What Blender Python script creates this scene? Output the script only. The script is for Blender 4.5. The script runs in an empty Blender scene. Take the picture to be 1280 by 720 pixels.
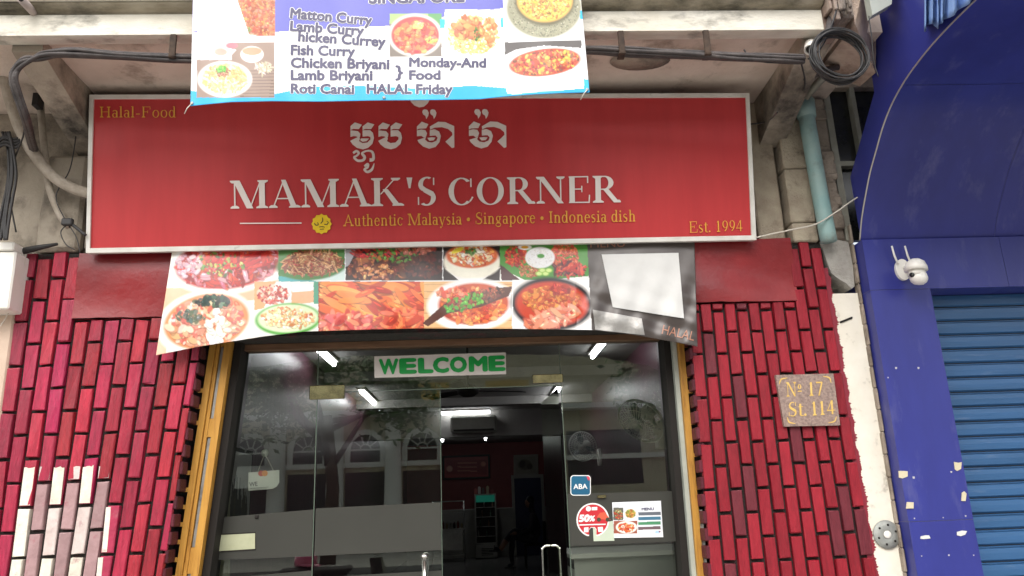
import bpy, math, random
import numpy as np
from mathutils import Vector, Matrix

R = math.radians
sc = bpy.context.scene
col = sc.collection
rnd = random.Random(7)

# ------------------------------------------------------------------ camera, sky, sun, exposure
F0, PITCH, YAW, ROLL = 982.0, 15.6, 3.0, -2.2
CX, CY, CZ = 0.0, -4.3, 1.5


def _basis():
    p, y, r = R(PITCH), R(YAW), R(ROLL)
    f = Vector((math.sin(y) * math.cos(p), math.cos(y) * math.cos(p), math.sin(p)))
    r0 = Vector((math.cos(y), -math.sin(y), 0))
    u0 = r0.cross(f)
    return f, r0 * math.cos(r) + u0 * math.sin(r), -r0 * math.sin(r) + u0 * math.cos(r)


BF, BR, BU = _basis()
cam = bpy.data.cameras.new('camera')
cam.sensor_width = 36
cam.lens = F0 / 1280 * 36
cam.clip_end = 500
camo = bpy.data.objects.new('camera', cam)
col.objects.link(camo)
M = Matrix((BR, BU, -BF)).transposed().to_4x4()
M.translation = (CX, CY, CZ)
camo.matrix_world = M
sc.camera = camo

world = bpy.data.worlds.new('World')
sc.world = world
world.use_nodes = True
wn = world.node_tree
bg = wn.nodes['Background']
sky = wn.nodes.new('ShaderNodeTexSky')
sky.sky_type = 'NISHITA'
sky.sun_disc = False
sky.sun_elevation = R(48)
sky.sun_rotation = R(192)
sky.air_density = 1.0
sky.dust_density = 4.0
hs = wn.nodes.new('ShaderNodeHueSaturation')
hs.inputs['Saturation'].default_value = 0.35
wn.links.new(sky.outputs[0], hs.inputs['Color'])
wn.links.new(hs.outputs[0], bg.inputs[0])
bg.inputs[1].default_value = 0.15
sun = bpy.data.lights.new('sun', 'SUN')
sun.energy = 1.5
sun.angle = R(120)
sun.color = (1, .97, .92)
suno = bpy.data.objects.new('sun', sun)
col.objects.link(suno)
az = R(192)
sdir = Vector((math.sin(az) * math.cos(R(48)), math.cos(az) * math.cos(R(48)), math.sin(R(48))))
suno.rotation_euler = sdir.to_track_quat('Z', 'Y').to_euler()
suno.location = (0, -20, 30)

sc.view_settings.view_transform = 'Standard'
sc.view_settings.look = 'None'
sc.view_settings.exposure = 1.0
sc.view_settings.gamma = 1
sc.view_settings.use_curve_mapping = False


# ------------------------------------------------------------------ measuring helpers
def ray(px, py):
    return BF + BR * ((px - 640) / F0) + BU * ((360 - py) / F0)


def at(px, py, Y=0.0):
    d = ray(px, py)
    t = (Y - CY) / d.y
    return Vector((CX + t * d.x, Y, CZ + t * d.z))


def atx(px, py, X):
    d = ray(px, py)
    t = (X - CX) / d.x
    return Vector((X, CY + t * d.y, CZ + t * d.z))


def atz(px, py, Z):
    d = ray(px, py)
    t = (Z - CZ) / d.z
    return Vector((CX + t * d.x, CY + t * d.y, Z))


def plane_map(p0, n):
    """photo measurement -> point on a plane, raised by off along its normal"""
    p0, n = Vector(p0), Vector(n).normalized()
    C = Vector((CX, CY, CZ))

    def W(px, py, off=0.0):
        d = ray(px, py)
        return C + d * ((p0 - C).dot(n) / d.dot(n)) + n * off
    return W


def onY(Y):
    return lambda px, py, off=0.0: at(px, py, Y) + Vector((0, -off, 0))


# ------------------------------------------------------------------ object helpers
ORIG = {}


def tag(o, label=None, cat=None, group=None, kind=None):
    if label: o['label'] = label
    if cat: o['category'] = cat
    if group: o['group'] = group
    if kind: o['kind'] = kind
    return o


def thing(name, label, cat, loc, group=None):
    o = bpy.data.objects.new(name, None)
    o.empty_display_size = .1
    col.objects.link(o)
    o.location = loc
    ORIG[o.name] = Vector(loc)
    return tag(o, label, cat, group)


def link_mesh(me, name, mats, parent=None, origin=None, smooth=False):
    o = bpy.data.objects.new(name, me)
    col.objects.link(o)
    for m in (mats if isinstance(mats, (list, tuple)) else [mats]):
        me.materials.append(m)
    if parent is not None:
        og = ORIG[parent.name]
        o.parent = parent
    else:
        n = len(me.vertices)
        a = np.empty(n * 3, np.float32)
        me.vertices.foreach_get('co', a)
        a = a.reshape(-1, 3)
        lo, hi = a.min(0), a.max(0)
        og = Vector(origin) if origin is not None else Vector(((lo[0] + hi[0]) / 2, (lo[1] + hi[1]) / 2, lo[2]))
        o.location = og
    ORIG[o.name] = Vector(og)
    me.transform(Matrix.Translation(-og))
    if smooth:
        me.polygons.foreach_set('use_smooth', [True] * len(me.polygons))
    me.update()
    return o


class MB:
    def __init__(s):
        s.v, s.f, s.c, s.mi, s.col, s.m, s.sm, s.smooth = [], [], [], [], (1, 1, 1), 0, [], False

    def add(s, vs, fs):
        b = len(s.v)
        s.v += [tuple(v) for v in vs]
        for f in fs:
            s.f.append(tuple(i + b for i in f))
            s.c.append(s.col)
            s.mi.append(s.m)
            s.sm.append(s.smooth)
        return s

    def box(s, x0, x1, y0, y1, z0, z1):
        return s.add([(x0, y0, z0), (x1, y0, z0), (x1, y1, z0), (x0, y1, z0), (x0, y0, z1), (x1, y0, z1), (x1, y1, z1), (x0, y1, z1)],
                     [(3, 2, 1, 0), (4, 5, 6, 7), (0, 1, 5, 4), (1, 2, 6, 5), (2, 3, 7, 6), (3, 0, 4, 7)])

    def rbox(s, x0, x1, y0, y1, z0, z1, b):
        """box with every edge chamfered"""
        xs, ys, zs = (x0, x1), (y0, y1), (z0, z1)
        sg = (b, -b)
        vs, idx = [], {}
        for i in (0, 1):
            for j in (0, 1):
                for k in (0, 1):
                    for a in range(3):
                        p = [xs[i] + sg[i], ys[j] + sg[j], zs[k] + sg[k]]
                        p[a] = (xs[i], ys[j], zs[k])[a]
                        idx[i, j, k, a] = len(vs)
                        vs.append(p)
        fs = []
        for q in (0, 1):
            fs += [tuple(idx[q, j, k, 0] for j, k in ((0, 0), (0, 1), (1, 1), (1, 0))), tuple(idx[i, q, k, 1] for i, k in ((0, 0), (0, 1), (1, 1), (1, 0))),
                   tuple(idx[i, j, q, 2] for i, j in ((0, 0), (0, 1), (1, 1), (1, 0)))]
            for w in (0, 1):
                fs += [(idx[q, w, 0, 0], idx[q, w, 1, 0], idx[q, w, 1, 1], idx[q, w, 0, 1]),
                       (idx[q, 0, w, 0], idx[q, 1, w, 0], idx[q, 1, w, 2], idx[q, 0, w, 2]),
                       (idx[0, q, w, 1], idx[1, q, w, 1], idx[1, q, w, 2], idx[0, q, w, 2])]
        for i in (0, 1):
            for j in (0, 1):
                for k in (0, 1):
                    fs.append(tuple(idx[i, j, k, a] for a in range(3)))
        return s.add(vs, fs)

    def hexa(s, p):
        """8 free corners, ordered as in box"""
        return s.add(p, [(3, 2, 1, 0), (4, 5, 6, 7), (0, 1, 5, 4), (1, 2, 6, 5), (2, 3, 7, 6), (3, 0, 4, 7)])

    def prism(s, poly, vec):
        n = len(poly)
        vec = Vector(vec)
        a = [Vector(p) for p in poly]
        return s.add(a + [p + vec for p in a], [tuple(range(n)), tuple(range(2 * n - 1, n - 1, -1))] + [(i, (i + 1) % n, n + (i + 1) % n, n + i) for i in range(n)])

    def tube(s, pts, r, n=8, cap=True):
        pts = [Vector(p) for p in pts]
        k = len(pts)
        rs = r if isinstance(r, (list, tuple)) else [r] * k
        vs, fs = [], []
        up = None
        for i, p in enumerate(pts):
            t = (pts[min(i + 1, k - 1)] - pts[max(i - 1, 0)])
            if t.length < 1e-9: t = Vector((0, 0, 1))
            t.normalize()
            if up is None:
                up = t.orthogonal().normalized()
            else:
                up = (up - t * up.dot(t))
                up = up.normalized() if up.length > 1e-6 else t.orthogonal().normalized()
            sd = t.cross(up)
            for j in range(n):
                a = 2 * math.pi * j / n
                vs.append(p + (up * math.cos(a) + sd * math.sin(a)) * rs[i])
        for i in range(k - 1):
            for j in range(n):
                fs.append((i * n + j, i * n + (j + 1) % n, (i + 1) * n + (j + 1) % n, (i + 1) * n + j))
        if cap:
            fs += [tuple(range(n - 1, -1, -1)), tuple(range((k - 1) * n, k * n))]
        sv, s.smooth = s.smooth, True
        s.add(vs, fs)
        s.smooth = sv
        return s

    def lathe(s, prof, o, axis=(0, 0, 1), n=20):
        o, ax = Vector(o), Vector(axis).normalized()
        u = ax.orthogonal().normalized()
        w = ax.cross(u)
        vs = []
        for r, h in prof:
            for j in range(n):
                a = 2 * math.pi * j / n
                vs.append(o + ax * h + (u * math.cos(a) + w * math.sin(a)) * r)
        fs = [(i * n + j, i * n + (j + 1) % n, (i + 1) * n + (j + 1) % n, (i + 1) * n + j) for i in range(len(prof) - 1) for j in range(n)]
        fs += [tuple(range(n - 1, -1, -1)), tuple(range((len(prof) - 1) * n, len(prof) * n))]
        sv, s.smooth = s.smooth, True
        s.add(vs, fs)
        s.smooth = sv
        return s

    def build(s, name, mat, parent=None, origin=None):
        me = bpy.data.meshes.new(name)
        me.from_pydata(s.v, [], s.f)
        if any(c != (1, 1, 1) for c in s.c):
            at_ = me.color_attributes.new('Col', 'FLOAT_COLOR', 'CORNER')
            buf = []
            for f, c in zip(s.f, s.c):
                buf += list(c[:3]) * 0
                for _ in f: buf += [c[0], c[1], c[2], 1]
            at_.data.foreach_set('color', buf)
        o = link_mesh(me, name, mat, parent, origin)
        me.polygons.foreach_set('material_index', s.mi)
        me.polygons.foreach_set('use_smooth', s.sm)
        return o


def spline(pts, n=6):
    pts = [Vector(p) for p in pts]
    out = []
    for i in range(len(pts) - 1):
        p0, p1, p2, p3 = pts[max(i - 1, 0)], pts[i], pts[i + 1], pts[min(i + 2, len(pts) - 1)]
        for k in range(n):
            t = k / n
            out.append(0.5 * ((2 * p1) + (p2 - p0) * t + (2 * p0 - 5 * p1 + 4 * p2 - p3) * t * t + (3 * p1 - p0 - 3 * p2 + p3) * t ** 3))
    return out + [pts[-1]]


# ------------------------------------------------------------------ materials
def lin(r, g, b):
    f = lambda c: (c / 255 / 12.92) if c / 255 <= .04045 else ((c / 255 + .055) / 1.055) ** 2.4
    return (f(r), f(g), f(b))


def mat(name, c, c2=None, scale=6, rough=.6, metal=0., bump=0., bscale=30, vcol=False, emit=None, es=0., stain=None, sscale=2.5, samt=.5,
        spec=.5, coat=0., stretch=(1, 1, 1), detail=6, rvar=0.):
    m = bpy.data.materials.new(name)
    m.use_nodes = True
    nt = m.node_tree
    N, L = nt.nodes, nt.links
    b = N['Principled BSDF']
    b.inputs['Roughness'].default_value = rough
    b.inputs['Metallic'].default_value = metal
    b.inputs['Specular IOR Level'].default_value = spec
    b.inputs['Coat Weight'].default_value = coat
    b.inputs['Coat Roughness'].default_value = .12
    tc = N.new('ShaderNodeTexCoord')
    mp = N.new('ShaderNodeMapping')
    mp.inputs['Scale'].default_value = stretch
    L.new(tc.outputs['Object'], mp.inputs[0])

    def noise(sc_, det=6, ro=.6):
        n = N.new('ShaderNodeTexNoise')
        n.inputs['Scale'].default_value = sc_
        n.inputs['Detail'].default_value = det
        n.inputs['Roughness'].default_value = ro
        L.new(mp.outputs[0], n.inputs['Vector'])
        return n

    def ramp(src, lo, hi):
        r = N.new('ShaderNodeMapRange')
        r.inputs[1].default_value = lo
        r.inputs[2].default_value = hi
        L.new(src, r.inputs[0])
        return r.outputs[0]

    def mix(fac, a, b2, mode='MIX'):
        x = N.new('ShaderNodeMix')
        x.data_type = 'RGBA'
        x.blend_type = mode
        if isinstance(fac, (int, float)): x.inputs['Factor'].default_value = fac
        else: L.new(fac, x.inputs['Factor'])
        for sock, v in (('A', a), ('B', b2)):
            k = [i for i in x.inputs if i.name == sock and i.type == 'RGBA'][0]
            if isinstance(v, tuple): k.default_value = (*v[:3], 1)
            else: L.new(v, k)
        return [o for o in x.outputs if o.type == 'RGBA'][0]
    cur = tuple(c)
    if vcol:
        a = N.new('ShaderNodeAttribute')
        a.attribute_name = 'Col'
        cur = a.outputs['Color']
        if c2 is not None:
            cur = mix(ramp(noise(scale, detail).outputs[0], .35, .7), cur, mix(1.0, cur, tuple(c2), 'MULTIPLY'))
    elif c2 is not None:
        cur = mix(ramp(noise(scale, detail).outputs[0], .35, .68), tuple(c), tuple(c2))
    if stain is not None:
        n1 = noise(sscale, 8, .68)
        f = ramp(n1.outputs[0], .62 - .3 * samt, .78 - .2 * samt)
        cur = mix(f, cur, tuple(stain))
    if isinstance(cur, tuple): b.inputs['Base Color'].default_value = (*cur[:3], 1)
    else: L.new(cur, b.inputs['Base Color'])
    if rvar:
        rr = N.new('ShaderNodeMapRange')
        rr.inputs[3].default_value = max(.02, rough - rvar)
        rr.inputs[4].default_value = min(1, rough + rvar)
        L.new(noise(scale * 1.7).outputs[0], rr.inputs[0])
        L.new(rr.outputs[0], b.inputs['Roughness'])
    if bump:
        bp = N.new('ShaderNodeBump')
        bp.inputs['Strength'].default_value = bump
        bp.inputs['Distance'].default_value = .02
        L.new(noise(bscale, 8, .65).outputs[0], bp.inputs['Height'])
        L.new(bp.outputs[0], b.inputs['Normal'])
    if emit is not None:
        b.inputs['Emission Color'].default_value = (*emit, 1)
        b.inputs['Emission Strength'].default_value = es
    return m


def glass_mat(name, tint, k=1.9):
    m = bpy.data.materials.new(name)
    m.use_nodes = True
    nt = m.node_tree
    N, L = nt.nodes, nt.links
    N.remove(N['Principled BSDF'])
    t = N.new('ShaderNodeBsdfTransparent')
    t.inputs[0].default_value = (*tint, 1)
    g = N.new('ShaderNodeBsdfGlossy')
    g.inputs['Roughness'].default_value = 0.0
    g.inputs['Color'].default_value = (.93, 1, .88, 1)
    fr = N.new('ShaderNodeFresnel')
    fr.inputs[0].default_value = 1.52
    mu = N.new('ShaderNodeMath')
    mu.operation = 'MULTIPLY'
    mu.use_clamp = True
    mu.inputs[1].default_value = k
    L.new(fr.outputs[0], mu.inputs[0])
    mx = N.new('ShaderNodeMixShader')
    L.new(mu.outputs[0], mx.inputs[0])
    L.new(t.outputs[0], mx.inputs[1])
    L.new(g.outputs[0], mx.inputs[2])
    L.new(mx.outputs[0], N['Material Output'].inputs[0])
    return m


GRIME = (.05, .042, .035)
m_plaster = mat('aged plaster', (.46, .40, .32), (.26, .22, .17), 3, .9, bump=.6, bscale=18, stain=GRIME, sscale=2.8, samt=.5)
m_plaster_w = mat('old cream paint', (.72, .69, .58), (.55, .5, .4), 4, .85, bump=.35, bscale=25, stain=(.16, .14, .1), sscale=2.6, samt=.1)
m_fascia = mat('weathered cream paint', (.78, .75, .66), (.6, .56, .46), 5, .85, bump=.4, bscale=22, stain=(.07, .06, .045), sscale=3.4, samt=.22, stretch=(.6, 1, 1.4))
m_groove = mat('dark stained groove', (.42, .37, .28), (.2, .17, .11), 7, .9, bump=.5, bscale=25, stain=(.03, .028, .02), sscale=4, samt=.5, stretch=(.5, 1, 1))  # moulding groove: darker than the fascia all over, with blackish stains
m_soffit = mat('soffit paint', (.66, .56, .48), (.5, .41, .34), 2.5, .9, bump=.4, bscale=14, stain=(.12, .09, .06), sscale=2.6, samt=.3)
m_conc = mat('rough concrete', (.36, .3, .24), (.22, .18, .14), 6, .95, bump=.8, bscale=20, stain=(.08, .06, .045), sscale=4, samt=.4)
m_block = mat('concrete block', (.46, .4, .3), (.34, .28, .21), 8, .95, bump=.7, bscale=40, stain=(.1, .08, .06), sscale=6, samt=.25)
m_pinkconc = mat('pinkish bare concrete', (.52, .41, .33), (.34, .25, .2), 9, .95, bump=.9, bscale=22, stain=(.16, .1, .07), sscale=5, samt=.35)
m_rust = mat('stained pier', (.2, .13, .1), (.42, .36, .3), 9, .95, bump=.9, bscale=18, stain=(.03, .025, .02), sscale=5, samt=.5, stretch=(1.5, 1, .4))
m_brick = mat('painted brick', (1, 1, 1), (.72, .7, .72), 20, .5, vcol=True, bump=.35, bscale=45, rvar=.12, spec=.3, stretch=(3, 3, .6), stain=(.1, .02, .02), sscale=9, samt=-.15)
m_brick_l = mat('painted brick worn', (1, 1, 1), (.6, .55, .6), 20, .4, vcol=True, bump=.45, bscale=40, rvar=.14, coat=.1, spec=.4, stretch=(3, 3, .5), stain=(.16, .05, .06), sscale=9, samt=-.1)
m_mortar = mat('black mortar', (.035, .032, .028), (.018, .016, .014), 30, .95, bump=.8, bscale=60, stain=(.1, .012, .02), sscale=9, samt=.25)
m_redpanel = mat('gloss red paint', (.25, .015, .018), (.17, .01, .013), 2.5, .34, bump=.4, bscale=4.5, coat=.12, rvar=.12, spec=.4, stain=(.3, .06, .06), sscale=12, samt=-.05)
m_white_wall = mat('white limewash', (.8, .76, .66), (.68, .63, .52), 3, .9, bump=.2, bscale=20, stain=(.2, .17, .13), sscale=6, samt=.14)
m_grey_patch = mat('bare cement', (.42, .4, .36), (.3, .28, .25), 12, .95, bump=.5, bscale=50)
m_peach = mat('peach tile', (.62, .47, .36), (.5, .37, .28), 4, .6, bump=.1, bscale=12, stain=(.3, .22, .16), samt=.1)
m_yellow = mat('yellow oak wood', (.56, .29, .05), (.42, .19, .025), 5, .5, bump=.25, bscale=40, stain=(.2, .08, .015), sscale=5, samt=.2, stretch=(8, 8, .7))
m_darkframe = mat('black frame', (.014, .011, .009), rough=.7, spec=.3)
m_brownrail = mat('brown rail', (.2, .11, .06), (.12, .06, .03), 8, .5, stretch=(.5, 4, 4))
m_alu = mat('grey aluminium', (.42, .42, .4), (.3, .3, .29), 12, .42, metal=.6, stain=(.12, .11, .1), sscale=6, samt=.2)
m_paleframe = mat('pale grey metal', (.45, .48, .42), (.36, .38, .33), 6, .45, metal=.2)
m_glass = glass_mat('shop glass', (.87, .89, .86), 3.7)
m_doorglass = glass_mat('door glass', (.9, .92, .9), 1.9)
m_film = mat('grey frosted film', (.05, .05, .043), (.044, .044, .038), 3, .3, spec=.4)
m_chrome = mat('polished steel', (.75, .74, .7), rough=.16, metal=1)
m_brass = mat('worn chrome fitting', (.5, .45, .25), (.2, .18, .1), 14, .25, metal=1, detail=3)
m_signframe = mat('sign frame', (.74, .72, .67), (.6, .58, .52), 8, .5, stain=(.3, .27, .22), sscale=9, samt=0)
m_signred = mat('red sign vinyl', (.51, .043, .046), (.455, .036, .04), 3, .36, bump=.012, bscale=3, stretch=(4, 1, .5), spec=.4)
m_signwhite = mat('white vinyl letters', (.8, .74, .69), (.75, .69, .64), 12, .4)
m_gold = mat('gold vinyl letters', (.72, .36, .05), (.66, .31, .04), 15, .4)
m_yellowvinyl = mat('yellow emblem', (.82, .58, .02), (.74, .5, .01), 30, .4)
m_ink = mat('dark ink', (.05, .04, .02), rough=.6)
m_print = mat('glossy print', (1, 1, 1), (.93, .93, .93), 40, .33, vcol=True, bump=.05, bscale=4)
m_printU = mat('matt print', (1, 1, 1), (.95, .95, .95), 40, .5, vcol=True)
m_label = mat('white label', (.62, .62, .6), (.57, .57, .55), 10, .6)
m_navy = mat('navy ink', (.06, .055, .12), rough=.5)
m_paper = mat('white paper', (.8, .8, .78), (.75, .75, .72), 20, .6)
m_paper_g = mat('faded yellow paper', (.42, .43, .28), (.34, .35, .22), 8, .6, stain=(.3, .3, .22), samt=.1)
m_peachink = mat('peach ink', (.36, .17, .11), rough=.5)
m_green = mat('green letters', (.0, .30, .05), (.0, .25, .04), 20, .45)
m_welcome = mat('pale board', (.62, .57, .53), (.57, .52, .48), 9, .5)
m_black = mat('black rubber', (.018, .017, .017), (.03, .028, .027), 30, .55)
m_cable = mat('dusty black cable', (.035, .03, .03), (.085, .07, .065), 12, .6, bump=.4, bscale=40)
m_wrap = mat('dusty wrapped pipe', (.46, .4, .33), (.33, .28, .22), 18, .9, bump=.6, bscale=40)
m_whitewire = mat('white wire', (.62, .58, .5), rough=.6)
m_teal = mat('teal pvc pipe', (.22, .37, .36), (.3, .42, .39), 6, .5, stain=(.16, .17, .14), sscale=5, samt=.25)
m_blue = mat('blue cladding', (.034, .041, .235), (.027, .032, .185), 2.2, .34, bump=.03, bscale=5, rvar=.1, spec=.3, stain=(.085, .09, .25), sscale=3.5, samt=.2, stretch=(1.6, 1, .5))
m_trim = mat('silver trim', (.5, .48, .44), rough=.4, metal=.7)
m_shutter = mat('blue shutter', (.03, .115, .27), (.022, .09, .21), 3, .42, bump=.12, bscale=14, stain=(.12, .19, .33), sscale=7, samt=.12, stretch=(.35, 1, 3), rvar=.12)
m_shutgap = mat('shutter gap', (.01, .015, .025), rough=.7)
m_fabric = mat('pale blue tarp', (.25, .4, .72), (.2, .33, .62), 6, .6, bump=.5, bscale=7)
m_whiteplastic = mat('white plastic', (.8, .78, .72), (.74, .71, .64), 6, .35)
m_zinc = mat('galvanised disc', (.36, .37, .34), (.26, .27, .25), 25, .55, metal=.4, bump=.2, bscale=60)
m_tape = mat('torn tape', (.62, .56, .4), (.5, .43, .28), 14, .7)
m_winglass = mat('dark window', (.012, .013, .012), (.03, .03, .027), 6, .2)
m_winframe = mat('grey window frame', (.3, .3, .25), (.22, .21, .17), 10, .6, metal=.2)
m_granite = mat('granite plaque', (.33, .24, .2), (.18, .12, .1), 70, .55, bump=.2, bscale=90, stain=(.06, .045, .04), sscale=60, samt=.25)
m_goldpaint = mat('gold paint', (.72, .48, .14), (.6, .38, .08), 40, .5)
# interior
m_iwall = mat('maroon gloss wall', (.1, .035, .055), (.06, .022, .034), 5, .3, bump=.12, bscale=9, stretch=(6, 6, .25))
m_iback = mat('maroon back wall', (.2, .05, .045), (.17, .042, .038), 3, .6)
m_dado = mat('grey tile dado', (.3, .3, .26), (.24, .24, .21), 4, .4)
m_iceil = mat('grey ceiling', (.3, .29, .27), (.25, .24, .22), 3, .8)
m_floor = mat('grey floor tile', (.2, .2, .19), (.15, .15, .14), 2, .25)
m_tube = mat('lit tube', (.9, .9, .9), emit=(.92, .95, 1), es=9)
m_greycol = mat('green pillar paint', (.16, .22, .15), (.13, .18, .12), 4, .5)
m_bluepaint = mat('dark blue door', (.02, .025, .06), (.015, .02, .05), 4, .5)
m_steel = mat('brushed steel', (.42, .42, .4), (.3, .3, .28), 9, .35, metal=.8)
m_counter = mat('counter laminate', (.42, .45, .38), (.36, .39, .33), 3, .4)
m_lightbox = mat('fridge light box', (.02, .16, .14), emit=(.02, .4, .25), es=.06)
m_darkcloth = mat('dark cloth', (.015, .015, .02), (.022, .02, .024), 20, .9)
m_skin = mat('skin', (.28, .15, .09), (.24, .12, .07), 20, .5)
m_hair = mat('black hair', (.01, .009, .008), rough=.5)
m_fanmetal = mat('fan grey', (.8, .81, .76), rough=.4)
m_fanblade = mat('fan blade', (.22, .24, .26), rough=.35)
m_picture = mat('framed print', (1, 1, 1), (.9, .9, .9), 30, .4, vcol=True)
# street
m_asphalt = mat('asphalt', (.05, .05, .05), (.065, .063, .06), 14, .9, bump=.3, bscale=60)
m_pave = mat('pavement', (.42, .4, .37), (.33, .31, .28), 4, .85, bump=.2, bscale=30)
m_opp = mat('opposite stucco', (.7, .63, .46), (.58, .52, .37), 1.5, .85, stain=(.2, .18, .14), sscale=1, samt=.2)
m_opptrim = mat('opposite white trim', (.84, .83, .78), (.78, .76, .7), 2, .8)
m_oppdark = mat('opposite openings', (.03, .035, .035), (.06, .06, .05), 1.2, .4)
m_yelsign = mat('yellow board', (.7, .48, .12), (.6, .4, .1), 2, .6)
m_leaf = mat('leaves', (.05, .13, .015), (.10, .19, .03), 2, .6)
m_bark = mat('bark', (.13, .09, .06), (.08, .055, .035), 8, .95, bump=.6, bscale=20, stretch=(1, 1, .3))
m_pink = mat('pink helmet', (.55, .1, .2), rough=.25, coat=.5)
m_scoot = mat('scooter paint', (.03, .03, .035), rough=.25, coat=.5)


# ------------------------------------------------------------------ lettering
_tcache = {}


def _text_tris(s, bold):
    if (s, bold) in _tcache: return _tcache[s, bold]
    cu = bpy.data.curves.new('txt', 'FONT')
    cu.body = s
    cu.size = 1
    cu.offset = bold
    cu.resolution_u = 3
    cu.dimensions = '2D'
    cu.fill_mode = 'BOTH'
    o = bpy.data.objects.new('txt', cu)
    col.objects.link(o)
    dg = bpy.context.evaluated_depsgraph_get()
    me = bpy.data.meshes.new_from_object(o.evaluated_get(dg))
    vs = [(v.co.x, v.co.y) for v in me.vertices]
    fs = [tuple(p.vertices) for p in me.polygons]
    bpy.data.objects.remove(o)
    bpy.data.curves.remove(cu)
    bpy.data.meshes.remove(me)
    _tcache[s, bold] = (vs, fs)
    return vs, fs


def sans(mb, s, W, x0, y0, x1, y1, cap, bold=.0, off=.002, ital=0.):
    """sans lettering whose base line runs (x0,y0)-(x1,y1) and whose capitals are cap tall"""
    vs, fs = _text_tris(s, 0.0)
    xa, xb = min(v[0] for v in vs), max(v[0] for v in vs)
    L = math.hypot(x1 - x0, y1 - y0)
    tx, ty = (x1 - x0) / L, (y1 - y0) / L
    strikes = [(0, 0)] + ([(bold * math.cos(k * .7854), bold * math.sin(k * .7854)) for k in range(8)] if bold > 0 else [])
    for k, (ox, oy) in enumerate(strikes):
        out = []
        for x, y in vs:
            y = y + oy
            a = (x + ox - xa) / (xb - xa) * L + ital * y / .73 * cap
            h = y / .73 * cap
            out.append(W(x0 + tx * a + ty * h, y0 + ty * a - tx * h, off + k * .00007))
        mb.add(out, fs)


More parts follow.
